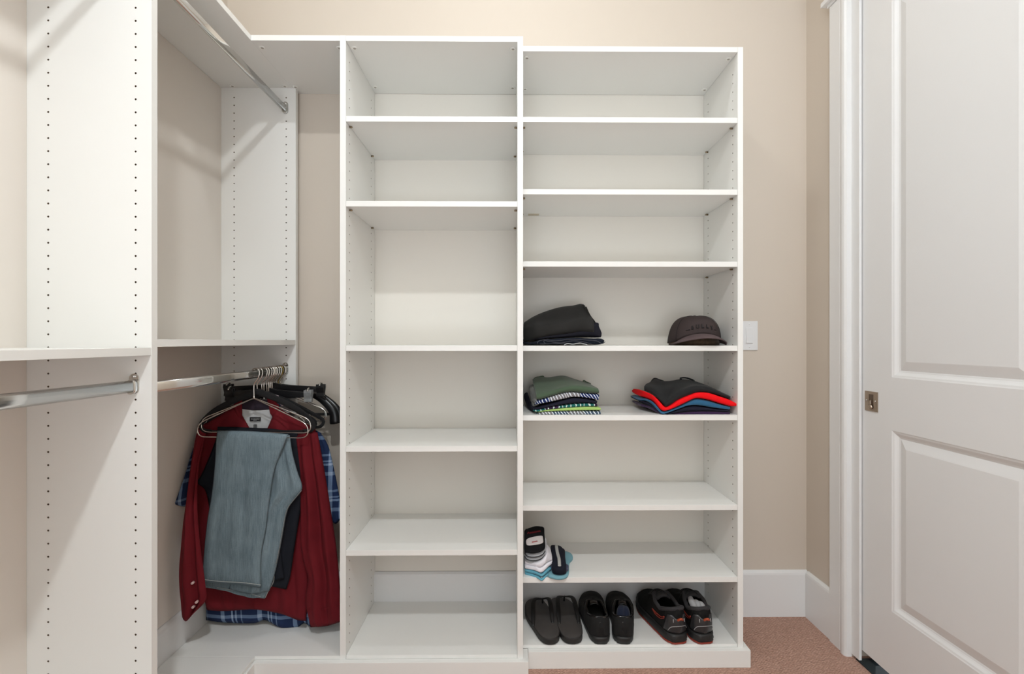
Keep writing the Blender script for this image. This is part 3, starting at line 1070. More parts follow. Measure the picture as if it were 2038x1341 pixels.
def wire_hanger(y, label, group, zneck=-0.087, half=0.201, double=True, yaw=0.0, mat='wire', slope=0.115, cx=-0.006, r=0.0021):
    t = thing('wire_hanger', label, 'hanger', (XROD, y, ZLO), group)
    hk = NB()
    tube(hk, hook_path(y, zneck, cx), r * 1.05, 8, 40)
    obj('hook', hk, M[mat], t)
    base = Vector((XROD + cx, y, ZLO + zneck))
    Rm = Matrix.Rotation(yaw, 4, 'Z')

    def loop(dy, dz, h):
        P = [(0, dy * 0.15, 0), (half, dy, -slope * 0.80 + dz), (half + 0.004, dy, -slope + dz - 0.012), (half - 0.012, dy, -slope + dz - 0.026),
             (-half + 0.012, dy, -slope + dz - 0.026), (-half - 0.004, dy, -slope + dz - 0.012), (-half, dy, -slope * 0.80 + dz)]
        P = [base + (Rm @ Vector(p)) for p in P]
        return rounded(P, [0.012, 0.028, 0.014, 0.02, 0.02, 0.014, 0.028], 4)
    bm = NB(); tube(bm, loop(-0.009 if double else 0, 0.0, half), r, 8, closed=True)
    obj('frame', bm, M[mat], t)
    if double:
        bm = NB(); tube(bm, loop(0.011, 0.014, half), r, 8, closed=True)
        obj('frame', bm, M[mat], t)
        bm = NB(); tube(bm, [base + Vector((0, 0, -0.004)), base + Vector((0, 0, 0.006))], r * 1.6, 8)
        obj('collar', bm, M[mat], t)
    return t


def flock_hanger(y, label, group, zneck=-0.075, half=0.205, hookmat='wire', thick=0.006, drop=0.120, wide=0.016, notch=True):
    """Flat hanger: curved shoulders, trouser bar, steel hook."""
    t = thing('flocked_hanger', label, 'hanger', (XROD, y, ZLO), group)
    hk = NB(); tube(hk, hook_path(y, zneck + 0.006), 0.0018, 8, 40)
    obj('hook', hk, M[hookmat], t)
    b = Vector((XROD - 0.006, y, ZLO + zneck))
    path = [b + Vector(p) for p in ((-half + 0.03, 0, -drop), (-half, 0, -drop + 0.004), (-half - 0.008, 0, -drop + 0.028), (-half * 0.8, 0, -0.068), (-half * 0.4, 0, -0.026),
                                    (-0.02, 0, -0.003), (0, 0, 0.004), (0.02, 0, -0.003), (half * 0.4, 0, -0.026), (half * 0.8, 0, -0.068), (half + 0.008, 0, -drop + 0.028), (half, 0, -drop + 0.004), (half - 0.03, 0, -drop))]
    bm = NB(); tube(bm, path, lambda s: wide * (0.55 + 0.45 * math.sin(math.pi * s)) / 2 + 0.001, 10, 60, flat=1.0)
    # flatten to a board
    for v in bm.verts:
        v.co.y = y + (v.co.y - y) * thick / wide
    obj('shoulders', bm, M['flock'], t)
    bm = NB(); tube(bm, [b + Vector((-half + 0.03, 0, -drop)), b + Vector((half - 0.03, 0, -drop))], 0.0042, 8)
    obj('trouser_bar', bm, M['flock'], t)
    return t


def suit_hanger(y, label, group, half=0.215, dx=0.0, hookmat='wire', wide=0.034, zneck=-0.06):
    t = thing('suit_hanger', label, 'hanger', (XROD, y, ZLO), group)
    hk = NB(); tube(hk, hook_path(y, zneck), 0.0019, 8, 40)
    obj('hook', hk, M[hookmat], t)
    b = Vector((XROD - 0.006 + dx, y, ZLO + zneck))
    path = [b + Vector(p) for p in ((-half, 0, -0.150), (-half * 0.96, -0.004, -0.098), (-half * 0.7, 0, -0.045), (-half * 0.35, 0, -0.018), (-0.02, 0, -0.004),
                                    (0.02, 0, -0.004), (half * 0.35, 0, -0.018), (half * 0.7, 0, -0.045), (half * 0.96, -0.004, -0.098), (half, 0, -0.150))]
    bm = NB(); tube(bm, path, lambda s: wide / 2 * (0.45 + 0.75 * abs(2 * s - 1) ** 1.4), 12, 56)
    for v in bm.verts:
        v.co.y = y + (v.co.y - y) * 0.55
    obj('shoulders', bm, M['black_plastic'], t)
    bm = NB(); tube(bm, [b + Vector((-half * 0.93, 0, -0.115)), b + Vector((half * 0.93, 0, -0.115))], 0.004, 8)
    obj('trouser_bar', bm, M['black_plastic'], t)
    return t


def clip_hanger(y, label, group, half=0.155, yaw=0.0, zneck=-0.066, hookmat='wire', clip2='black_plastic', pad='grey_pad', tilt=0.0, padr='tan_pad', cx=-0.006):
    t = thing('trouser_hanger', label, 'hanger', (XROD, y, ZLO), group)
    hk = NB(); tube(hk, hook_path(y, zneck, cx), 0.0019, 8, 40)
    obj('hook', hk, M[hookmat], t)
    b = Vector((XROD + cx, y, ZLO + zneck))
    Rm = Matrix.Rotation(yaw, 4, 'Z') @ Matrix.Rotation(tilt, 4, 'Y')

    def T(bm):
        for v in bm.verts:
            v.co = b + (Rm @ v.co)
        return bm
    bm = NB()
    prism(bm, [(-half, -0.018), (-half, 0.0), (-0.03, 0.008), (0.0, 0.016), (0.03, 0.008), (half, 0.0), (half, -0.018), (0.05, -0.026), (-0.05, -0.026)], 'y', -0.005, 0.005)
    bar = obj('bar', T(bm), M['black_plastic'], t)
    md = bar.modifiers.new('edge', 'BEVEL'); md.width = 0.002; md.segments = 2
    for s, mt, pd in ((-1, 'black_plastic', pad), (1, clip2, padr)):
        cxl = s * (half - 0.006)
        bm = NB()
        for q in (-1, 1):
            prism(bm, [(q * 0.004, 0.008), (q * 0.011, 0.010), (q * 0.013, -0.002), (q * 0.006, -0.024), (q * 0.009, -0.036), (q * 0.004, -0.038), (q * 0.002, -0.020), (q * 0.004, -0.004)], 'x', cxl - 0.015, cxl + 0.015)
        cl = obj('clip', T(bm), M[mt], t)
        md = cl.modifiers.new('edge', 'BEVEL'); md.width = 0.0012; md.segments = 2
        bm = NB()
        box(bm, cxl - 0.013, cxl + 0.013, -0.0045, -0.0005, -0.037, -0.024, 0.001)
        box(bm, cxl - 0.013, cxl + 0.013, 0.0005, 0.0045, -0.037, -0.024, 0.001)
        obj('pad', T(bm), M[pd], cl)
        bm = NB(); tube(bm, [(cxl, -0.013, 0.004), (cxl, -0.006, 0.014), (cxl, 0.006, 0.014), (cxl, 0.013, 0.004)], 0.0035, 6, 10)
        obj('spring', T(bm), M['chrome'], cl)
    return t


GH = 'hangers on the lower chrome rod'
Y1, Y2, Y3, Y4 = 1.735, 1.757, 1.790, 1.826
wire_hanger(Y1, 'double-wire chrome hanger in front, carrying the light blue jeans', GH, yaw=R(-3.0))
flock_hanger(Y2, 'black flocked hanger holding the navy trousers behind the jeans', GH, zneck=-0.070, half=0.196, drop=0.142, wide=0.022)
flock_hanger(Y3, 'black hanger inside the dark red shirt', GH, zneck=-0.085, half=0.19, drop=0.125)
flock_hanger(Y4, 'black hanger inside the blue plaid shirt', GH, zneck=-0.085, half=0.205, drop=0.125)
clip_hanger(1.846, 'black trouser hanger with one black and one clear clip, highest behind the shirts', GH, half=0.152, yaw=R(4), zneck=-0.076, tilt=R(1.5), clip2='clear_plastic')
wire_hanger(1.868, 'single-wire chrome hanger whose bright corner shows right of the shirts', GH, double=False, half=0.205, zneck=-0.07, slope=0.10, yaw=R(2))
clip_hanger(1.886, 'black trouser hanger with its knob-like black clip at the right, behind the clear clip', GH, half=0.190, zneck=-0.060, padr='grey_pad', yaw=R(-2))
wire_hanger(1.902, 'dark thin wire hanger behind the bright wire hanger', GH, double=False, half=0.19, zneck=-0.066, slope=0.105, mat='chrome')
suit_hanger(1.916, 'black suit hanger with a gold hook, broad shoulder against the tower', GH, half=0.225, hookmat='gold')
suit_hanger(1.936, 'black suit hanger hung last, nearest the rod end', GH, half=0.232, wide=0.038)


for yy, zz in ((1.8055, -0.105), (1.8405, -0.105), (1.857, -0.090)):
    wire_hanger(yy, 'chrome wire hanger hidden among the shirts, only its hook showing on the rod', GH, zneck=zz, half=0.15, double=False, slope=0.085)

# ------------------------------------------------------------------ hanging clothes
def seam(bm, pts, d, r=0.0011, n=40, lift=0.0):
    tube(bm, [W(p[0], p[1], p[2] if len(p) > 2 else d) + Vector((0, -lift, 0)) for p in pts], r, 6, n)


# light blue jeans over the front hanger
DJ = 1.722
tj = thing('jeans', 'light blue washed denim jeans folded over the front chrome hanger', 'jeans', tuple(W(500, 856, DJ)))
bm = cloth([[(432, 857), (470, 857), (520, 859), (574, 864)],
            [(430, 880), (475, 880), (520, 882), (566, 885)],
            [(427, 930), (470, 930), (510, 932), (547, 934)],
            [(421, 985), (465, 986), (500, 988), (537, 990)],
            [(412, 1040), (455, 1042), (495, 1044), (530, 1048)],
            [(406, 1100), (445, 1102), (485, 1104), (520, 1106)],
            [(403, 1158), (440, 1161), (480, 1164), (519, 1170)]], DJ - 0.012, 0.012, 44, 60,
           folds=((0.12, 0.10, 0.004, 0.08), (0.9, 0.93, 0.004, 0.05), (0.55, 0.62, -0.003, 0.12)), seed=2.1, rough=0.002)
leg = obj('leg', bm, M['denim'], tj)
bm = NB()
seam(bm, [(404, 1153), (440, 1157), (480, 1159), (505, 1162), (519, 1164)], DJ - 0.025, 0.0012)
obj('hem_stitch', bm, M['thread'], leg)
bm = cloth([[(505, 861), (540, 863), (577, 866)],
            [(500, 890), (545, 893), (582, 900)],
            [(495, 930), (545, 932), (592, 938)],
            [(490, 960), (545, 962), (601, 964)],
            [(488, 980), (540, 984), (598, 980)],
            [(486, 1010), (530, 1012), (574, 1012)],
            [(480, 1060), (522, 1062), (563, 1064)],
            [(470, 1105), (512, 1108), (554, 1112)],
            [(462, 1150), (503, 1155), (546, 1146)],
            [(455, 1172), (500, 1182), (536, 1176)]], DJ + 0.010, 0.011, 44, 60,
           folds=((0.62, 0.60, 0.007, 0.07), (0.80, 0.74, -0.004, 0.06), (0.9, 0.95, 0.004, 0.05)), seed=5.4, rough=0.003)
leg2 = obj('leg', bm, M['denim'], tj)
bm = NB()
seam(bm, [(600, 976), (585, 994), (571, 1014), (563, 1050), (556, 1090), (549, 1122)], DJ + 0.000, 0.0014)
obj('side_seam', bm, M['seam'], leg2)
bm = cloth([[(404, 1130), (460, 1140), (520, 1146), (547, 1138)],
            [(402, 1155), (460, 1160), (510, 1168), (546, 1152)],
            [(402, 1164), (455, 1171), (505, 1184), (539, 1168)],
            [(404, 1168), (450, 1175), (495, 1187), (527, 1191)]], DJ + 0.026, 0.009, 40, 22, seed=8.8, rough=0.002)
h = obj('waistband', bm, M['denim'], tj)
bm = NB()
seam(bm, [(546, 1140), (544, 1158), (534, 1176), (528, 1189)], DJ + 0.018, 0.0013)
seam(bm, [(404, 1128), (401, 1140), (399, 1154), (403, 1162)], DJ + 0.010, 0.0015)
seam(bm, [(432, 1169), (470, 1175), (500, 1182), (518, 1187)], DJ + 0.015, 0.0010)
obj('frayed_edge', bm, M['thread'], h)

# navy trousers on the black flocked hanger
DN = Y2
tn = thing('trousers', 'dark navy trousers folded over the black hanger behind the light jeans', 'trousers', tuple(W(505, 850, DN)))
bm = cloth([[(433, 849), (480, 850), (540, 853), (592, 860)],
            [(430, 872), (480, 872), (540, 874), (594, 878)],
            [(414, 915), (480, 915), (550, 916), (600, 918)],
            [(399, 948), (475, 950), (550, 952), (604, 955)],
            [(392, 960), (470, 964), (550, 966), (603, 968)],
            [(408, 975), (470, 985), (545, 990), (601, 990)],
            [(416, 1010), (470, 1015), (540, 1020), (597, 1020)],
            [(418, 1080), (470, 1085), (535, 1090), (586, 1090)],
            [(424, 1130), (475, 1140), (530, 1145), (578, 1145)],
            [(440, 1150), (480, 1158), (530, 1165), (570, 1173)]], DN + 0.004, 0.011, 44, 60,
           folds=((0.78, 0.80, 0.004, 0.05), (0.9, 0.88, -0.003, 0.04), (0.3, 0.3, 0.003, 0.1)), seed=3.3, rough=0.002)
obj('leg', bm, M['navy_cloth'], tn)
bm = cloth([[(515, 985), (535, 985), (558, 985)], [(512, 1060), (535, 1060), (556, 1060)], [(508, 1120), (530, 1122), (562, 1120)], [(508, 1155), (530, 1160), (566, 1152)]],
           DN - 0.010, 0.006, 20, 30, seed=4.0, rough=0.001)
obj('leg', bm, M['navy_cloth'], tn)

# dark red long-sleeved shirt
DR = Y3
tr = thing('long_sleeved_shirt', 'dark red long-sleeved button shirt hanging behind the jeans, pale lining at the neck', 'shirt', tuple(W(505, 800, DR)))
bm = cloth([[(396, 850), (430, 829), (466, 809), (478, 820), (500, 856), (516, 872), (530, 856), (545, 822), (552, 812), (590, 832), (628, 853)],
            [(393, 880), (430, 874), (470, 872), (510, 880), (550, 874), (590, 874), (630, 882)],
            [(389, 950), (435, 950), (510, 952), (570, 952), (628, 955)],
            [(388, 1030), (435, 1030), (510, 1032), (575, 1035), (622, 1040)],
            [(392, 1110), (437, 1112), (510, 1115), (575, 1118), (616, 1125)],
            [(401, 1170), (439, 1172), (510, 1175), (575, 1185), (612, 1200)],
            [(412, 1214), (445, 1216), (508, 1213), (560, 1222), (590, 1233), (609, 1236)]], DR, 0.016, 56, 60,
           folds=((0.18, 0.16, -0.005, 0.04), (0.50, 0.48, 0.003, 0.015), (0.70, 0.80, 0.012, 0.05), (0.78, 0.88, -0.012, 0.035), (0.30, 0.28, -0.006, 0.03)), seed=1.2, rough=0.003)
body = obj('body', bm, M['red_cloth'], tr)
# left sleeve, with cuff and buttons
SLV = [((394, 852), (402, 850), (412, 856), 1.768), ((388, 885), (396, 885), (404, 888), 1.745), ((382, 930), (388, 930), (395, 932), 1.712),
       ((372, 1000), (381, 1000), (392, 1000), 1.676), ((363, 1070), (378, 1070), (397, 1070), 1.662), ((358, 1125), (378, 1125), (404, 1125), 1.658),
       ((358, 1165), (380, 1165), (409, 1165), 1.655), ((361, 1200), (384, 1200), (410, 1194), 1.653), ((364, 1232), (371, 1236), (384, 1222), 1.652)]
bm = cloth([[p + (r[3],) for p in r[:3]] for r in SLV], 1.7, 0.013, 26, 60,
           folds=((0.45, 0.32, 0.010, 0.15), (0.8, 0.62, -0.014, 0.12)), seed=6.1, rough=0.003)
sl = obj('sleeve', bm, M['red_cloth'], tr)
for bx, by in ((382, 1161), (390, 1199), (383, 1209)):
    p = W(bx, by, 1.634)
    bm = NB(); lathe(bm, [(0.0042, 0.010), (0.0042, 0.0), (0.003, -0.0012), (0.001, -0.0008)], p, 'y', 14)
    obj('button', bm, M['button'], sl)
# right sleeve
bm = cloth([[(588, 866), (610, 858), (632, 860)],
            [(592, 895), (614, 893), (638, 892)],
            [(596, 950), (622, 950), (648, 948)],
            [(598, 1020), (628, 1020), (659, 1018)],
            [(598, 1080), (634, 1080), (668, 1078)],
            [(606, 1125), (640, 1125), (673, 1122)],
            [(613, 1150), (645, 1160), (676, 1160)],
            [(608, 1195), (645, 1195), (678, 1192)],
            [(618, 1248), (648, 1246), (679, 1237)]], DR - 0.026, 0.014, 30, 60,
           folds=((0.40, 0.30, 0.012, 0.10), (0.62, 0.55, -0.016, 0.07), (0.82, 0.8, 0.010, 0.1)), seed=7.9, rough=0.003)
sr = obj('sleeve', bm, M['red_cloth'], tr)
bm = NB()
seam(bm, [(610, 1213), (640, 1212), (678, 1203)], DR - 0.042, 0.0009)
obj('cuff_seam', bm, M['red_cloth'], sr)
bm = NB()
seam(bm, [(507, 880), (506, 960), (505, 1060), (505, 1150), (505, 1212)], DR - 0.0185, 0.0012)
obj('placket', bm, M['red_cloth'], body)
# inside of the back yoke and collar seen through the neck
bm = cloth([[(474, 806), (505, 812), (548, 808)], [(478, 828), (508, 832), (546, 828)], [(490, 856), (512, 858), (534, 854)], [(500, 872), (514, 876), (528, 872)]], DR + 0.008, 0.004, 24, 20, seed=2, rough=0.001)
obj('yoke_lining', bm, M['red_lining'], tr)
bm = cloth([[(480, 797), (505, 792), (533, 797)], [(474, 806), (505, 806), (540, 806)], [(472, 812), (505, 817), (543, 815)]], DR + 0.006, 0.006, 24, 14, seed=3, rough=0.001)
col = obj('collar', bm, M['collar_inner'], tr)
bm = cloth([[(463, 808), (472, 797), (482, 793)], [(470, 826), (477, 812), (482, 800)], [(482, 846), (482, 828), (481, 812)]], DR - 0.006, 0.005, 16, 16, seed=4, rough=0.001)
obj('collar', bm, M['red_cloth'], tr)
bm = cloth([[(531, 793), (542, 794), (556, 806)], [(534, 806), (545, 810), (554, 822)], [(538, 822), (541, 828), (546, 838)]], DR - 0.006, 0.005, 16, 16, seed=5, rough=0.001)
obj('collar', bm, M['red_cloth'], tr)
q = W(508, 834, DR - 0.001)
bm = NB(); box(bm, q.x - 0.020, q.x + 0.020, q.y - 0.0012, q.y + 0.001, q.z - 0.0075, q.z + 0.0075, 0.0004)
nl = obj('neck_label', bm, M['label'], tr)
bm = NB()
for i in range(11):
    a = q.x - 0.0145 + i * 0.0029
    box(bm, a, a + 0.0018, q.y - 0.0017, q.y - 0.0011, q.z - 0.0005, q.z + 0.0026 - 0.001 * (i % 2))
for i in range(6):
    a = q.x - 0.0065 + i * 0.0022
    box(bm, a, a + 0.0013, q.y - 0.0017, q.y - 0.0011, q.z - 0.0045, q.z - 0.0032)
obj('woven_lettering', bm, M['label_white'], nl)
q2 = W(508.5, 851, DR - 0.001)
bm = NB()
for a, b, c, e in ((-0.006, -0.004, -0.014, 0.012), (-0.001, 0.001, -0.014, 0.010), (0.004, 0.006, -0.012, 0.012), (-0.006, 0.006, 0.010, 0.012), (-0.003, 0.003, -0.002, 0.0)):
    box(bm, q2.x + a, q2.x + b, q2.y - 0.0015, q2.y - 0.0005, q2.z + c, q2.z + e)
obj('size_print', bm, M['label'], tr)

# blue plaid short-sleeved shirt behind it
DP = Y4
tp_ = thing('short_sleeved_shirt', 'blue and white plaid shirt hanging behind the dark red shirt', 'shirt', tuple(W(505, 815, DP)))
bm = cloth([[(402, 850), (440, 832), (485, 812), (510, 818), (540, 814), (590, 836), (640, 862)],
            [(404, 890), (450, 890), (510, 890), (575, 892), (636, 895)],
            [(408, 1000), (450, 1000), (510, 1000), (575, 1000), (628, 1005)],
            [(410, 1120), (450, 1122), (510, 1124), (575, 1126), (624, 1130)],
            [(410, 1234), (450, 1239), (505, 1240), (528, 1234), (560, 1250), (590, 1249), (606, 1240), (623, 1252)]], DP, 0.016, 60, 50,
           folds=((0.2, 0.2, 0.006, 0.06), (0.5, 0.52, -0.006, 0.05), (0.7, 0.72, 0.007, 0.07)), seed=9.2, rough=0.003)
obj('body', bm, M['plaid'], tp_)
bm = cloth([[(397, 866, 1.795), (401, 866, 1.797), (405, 868, 1.800)], [(383, 900, 1.755), (388, 902, 1.765), (393, 905, 1.780)], [(366, 955, 1.722), (374, 958, 1.735), (383, 960, 1.755)], [(347, 1003, 1.695), (360, 1007, 1.708), (374, 1008, 1.730)]], DP - 0.006, 0.010, 20, 40, seed=3.9, rough=0.002)
obj('sleeve', bm, M['plaid'], tp_)
bm = cloth([[(618, 862), (632, 858), (642, 866)], [(626, 890), (642, 890), (655, 892)], [(632, 950), (652, 950), (668, 948)], [(640, 1010), (660, 1015), (679, 1008)], [(656, 1032), (668, 1042), (680, 1030)]], DP - 0.006, 0.010, 24, 40,
           folds=((0.5, 0.5, 0.004, 0.2),), seed=1.9, rough=0.002)
obj('sleeve', bm, M['plaid'], tp_)
bm = cloth([[(536, 786), (546, 785), (554, 787)], [(541, 797), (553, 799), (564, 800)], [(549, 807), (558, 810), (566, 806)]], DP - 0.012, 0.005, 18, 18, seed=6, rough=0.001)
obj('collar', bm, M['pink_collar'], tp_)
bm = cloth([[(543, 792), (549, 792), (553, 794)], [(546, 801), (552, 803), (557, 804)], [(551, 807), (556, 809), (560, 808)]], DP - 0.021, 0.003, 12, 12, seed=6, rough=0.001)
obj('collar_facing', bm, M['plaid'], tp_)

# ------------------------------------------------------------------ folded clothes on the shelves
def cr(ox, oy, s):
    """Reading of an enlarged detail: converts its coordinates to picture pixels."""
    def f(*pts):
        return [((ox + p[0] / s, oy + p[1] / s) + tuple(p[2:])) for p in pts]
    return f


def fold_thing(name, label, cat, group, fb, ft, d, back, mat, **kw):
    a, b = px(fb, d), px(ft, d)
    c = sum(a, Vector()) / len(a)
    t = thing(name, label, cat, (c.x, d + 0.08, min(p.z for p in a)), group)
    o = obj('body', folded(fb, ft, d, back, **kw), mat, t)
    soft(o, 1)
    return t


# --- dark trousers left on the middle shelf
G1 = 'dark trousers folded on the middle shelf'
c1 = cr(1036, 590, 11.322)
SB = ZB[3]
t = thing('folded_jeans', 'navy jeans with pale folded edges at the bottom of the trouser pile', 'jeans', tuple(W(1110, 684, 1.75)), G1)
o = obj('body', folded(c1((62, 1084, 1.80), (250, 1088), (420, 1086), (900, 1088), (1010, 1078), (1250, 1082), (1480, 1084), (1650, 1092), (1800, 1092), (1880, 1050)),
                       c1((62, 1000, 1.80), (250, 1030), (420, 975), (620, 950), (950, 930), (1250, 915), (1500, 935), (1700, 935), (1840, 935), (1912, 1000)), 1.738, 1.985, bulge=0.006), M['blue_black'], t)
soft(o, 1)
bm = NB()
for pts, r in ((((375, 1075), (380, 1030), (440, 990), (560, 975), (760, 1000), (900, 990), (1060, 965), (1250, 965), (1500, 985), (1700, 1000), (1820, 1060), (1900, 1020)), 0.0014),
               (((560, 1060), (520, 1020), (545, 985), (620, 1010), (860, 1045), (1000, 1030), (1150, 1000), (1330, 1010), (1500, 1045), (1600, 1075)), 0.0013),
               (((430, 1070), (700, 1062), (880, 1064), (1010, 1058)), 0.0011)):
    tube(bm, [p + Vector((0, -0.0075, 0)) for p in px(c1(*pts), 1.738)], r, 6, 50)
obj('folded_edge', bm, M['edge_grey'], t)
bm = NB()
V = [p + Vector((0, -0.006, 0)) for p in px(c1((980, 1090), (1040, 1062), (1120, 1066), (1180, 1074), (1250, 1058), (1340, 1050), (1420, 1066), (1500, 1088)), 1.738)]
tube(bm, V, 0.0022, 8, 40, flat=0.8)
obj('pocket_lining', bm, M['grey_cloth'], t)
t = thing('folded_trousers', 'blue-black trousers showing at the right side in the middle of the trouser pile', 'trousers', tuple(W(1120, 668, 1.76)), G1)
o = obj('body', folded(c1((62, 1000, 1.80), (400, 975), (620, 945), (950, 925), (1250, 910), (1500, 925), (1700, 930), (1840, 925)),
                       c1((62, 960, 1.80), (400, 930), (620, 880), (950, 840), (1250, 790), (1500, 700), (1690, 575), (1725, 552), (1790, 568), (1775, 640), (1815, 730), (1835, 830)), 1.752, 1.985, bulge=0.004), M['purple_black'], t)
soft(o, 1)
t = thing('folded_trousers', 'large black trousers folded on top of the trouser pile, leaning up to a peak', 'trousers', tuple(W(1120, 650, 1.76)), G1)
FB = c1((62, 1020, 1.80), (300, 975), (560, 915), (900, 860), (1300, 815), (1500, 820), (1690, 835))
rows = [px(FB, 1.752), px(c1((62, 960, 1.80), (300, 900), (560, 850), (900, 800), (1300, 750), (1500, 745), (1690, 760)), 1.742),
        px(c1((62, 740, 1.80), (300, 690), (560, 660), (900, 620), (1200, 560), (1450, 520), (1680, 600)), 1.744),
        px(c1((62, 690, 1.81), (300, 620), (560, 590), (900, 540), (1200, 480), (1450, 430), (1650, 545)), 1.757),
        px(c1((62, 610, 1.84), (300, 468), (560, 365), (900, 268), (1200, 230), (1380, 192), (1480, 235)), 1.83),
        px(c1((62, 625, 1.97), (300, 490), (560, 390), (900, 300), (1200, 260), (1380, 230), (1490, 270)), 1.93),
        px(c1((62, 900, 1.985), (300, 850), (560, 820), (900, 790), (1200, 770), (1450, 760), (1640, 780)), 1.985)]
o = obj('body', loft(rows, 44, 40), M['black_cotton'], t)
soft(o, 1)
bm = NB()
tube(bm, px(c1((1395, 188), (1440, 260), (1480, 370), (1530, 460), (1580, 500)), 1.80), 0.003, 8, 24)
tube(bm, px(c1((1470, 232), (1530, 370), (1590, 470), (1660, 560), (1695, 650), (1700, 760)), 1.775), 0.003, 8, 24)
obj('folded_edge', bm, M['black_cotton'], t)

# --- t-shirts left on the shelf below
G2 = 't-shirts folded in the left pile'
c2 = cr(1036, 735, 11.322)
D2T = 1.727
fold_thing('folded_shirt', 'slate and white printed t-shirt at the very bottom of the left pile', 't-shirt', G2,
           c2((150, 1022, 1.85), (300, 1026, 1.78), (442, 1028), (900, 1028), (1400, 1028), (1832, 1028)),
           c2((150, 990, 1.85), (300, 975, 1.78), (440, 962), (800, 945), (1300, 935), (1836, 935)), D2T, 1.97, M['print_slate'], bulge=0.003)
fold_thing('folded_shirt', 'lime green t-shirt, a thin bright band low in the left pile', 't-shirt', G2,
           c2((240, 985, 1.84), (330, 975, 1.78), (410, 962), (600, 947), (1000, 938), (1400, 932), (1820, 927)),
           c2((240, 960, 1.84), (330, 955, 1.78), (420, 950), (600, 910), (800, 888), (1200, 852), (1500, 838), (1780, 850), (1832, 895)), D2T + 0.001, 1.97, M['lime'], bulge=0.004)
fold_thing('folded_shirt', 'teal and white printed t-shirt just above the lime green one', 't-shirt', G2,
           c2((190, 930, 1.86), (270, 940, 1.79), (330, 952), (440, 955), (600, 912), (900, 880), (1300, 850), (1600, 838), (1752, 845)),
           c2((190, 900, 1.86), (270, 905, 1.79), (300, 920), (420, 905), (600, 860), (900, 815), (1200, 775), (1500, 760), (1755, 775)), D2T + 0.005, 1.97, M['print_teal'], bulge=0.003)
fold_thing('folded_shirt', 'navy t-shirt in the middle of the left pile, sleeve hanging at the left', 't-shirt', G2,
           c2((75, 640, 1.93), (150, 860, 1.86), (240, 972, 1.80), (300, 930, 1.75), (500, 890), (700, 848), (1100, 785), (1500, 765), (1745, 768)),
           c2((80, 560, 1.93), (150, 530, 1.86), (195, 600, 1.80), (285, 850, 1.75), (500, 810), (700, 765), (1000, 680), (1200, 632), (1500, 660), (1760, 720)), D2T + 0.004, 1.97, M['navy_tee'], bulge=0.005)
fold_thing('folded_shirt', 'grey t-shirt with blue and white print, right under the green one', 't-shirt', G2,
           c2((300, 815, 1.76), (400, 792), (700, 738), (1000, 670), (1200, 630), (1500, 652), (1770, 712)),
           c2((352, 672, 1.76), (440, 690), (690, 610), (900, 545), (1150, 508), (1400, 535), (1795, 560)), D2T + 0.002, 1.97, M['print_blue'], bulge=0.004)
t = thing('folded_shirt', 'moss green t-shirt lying on top of the left pile', 't-shirt', tuple(W(1120, 790, 1.74)), G2)
rows = [px(c2((345, 668), (440, 678), (690, 605), (900, 545), (1150, 505), (1400, 530), (1785, 545)), D2T + 0.006),
        px(c2((345, 640), (440, 640), (690, 570), (900, 505), (1150, 450), (1400, 470), (1800, 505)), D2T - 0.004),
        px(c2((345, 570), (440, 555), (690, 500), (900, 425), (1150, 375), (1400, 380), (1770, 440)), D2T + 0.004),
        px(c2((320, 470), (430, 440), (690, 400), (900, 350), (1100, 310), (1400, 340), (1740, 415)), D2T + 0.05),
        px(c2((268, 270), (400, 235), (600, 225), (800, 195), (980, 175), (1250, 250), (1600, 345)), 1.87),
        px(c2((270, 240), (340, 190), (500, 172), (640, 182), (960, 146), (1230, 225), (1590, 330)), 1.93),
        px(c2((285, 330), (400, 330), (640, 330), (960, 310), (1230, 370), (1590, 430)), 1.97)]
o = obj('body', loft(rows, 44, 40), M['green'], t)
soft(o, 1)
bm = NB()
tube(bm, px(c2((280, 250), (340, 192), (420, 175), (505, 158), (520, 185)), 1.925), 0.0035, 8, 20)
tube(bm, px(c2((1400, 285), (1430, 255), (1480, 285), (1580, 325)), 1.925), 0.003, 8, 20)
obj('neckband', bm, M['green'], t)
t = thing('folded_shirt', 'heather grey shirt sleeve edge standing at the left of the green t-shirt', 't-shirt', tuple(W(1058, 790, 1.80)), G2)
o = obj('body', pillow(px(c2((190, 390, 1.88), (250, 352, 1.87), (300, 420, 1.84), (345, 560, 1.79), (365, 660, 1.76), (400, 760, 1.745), (400, 795, 1.745), (265, 832, 1.775), (235, 680, 1.82), (205, 520, 1.87)), 1.8), (0, -1, 0), (0.012, 0.05, 0), 0.004), M['heather'], t)
bm = NB()
for a, b in (((262, 690, 1.797), (352, 735, 1.754)), ((268, 668, 1.797), (356, 700, 1.758)), ((290, 655, 1.790), (352, 668, 1.764))):
    tube(bm, [p + Vector((0, -0.010, 0)) for p in px(c2(a, b), 1.8)], 0.0011, 6)
obj('sleeve_stripe', bm, M['label_white'], t)

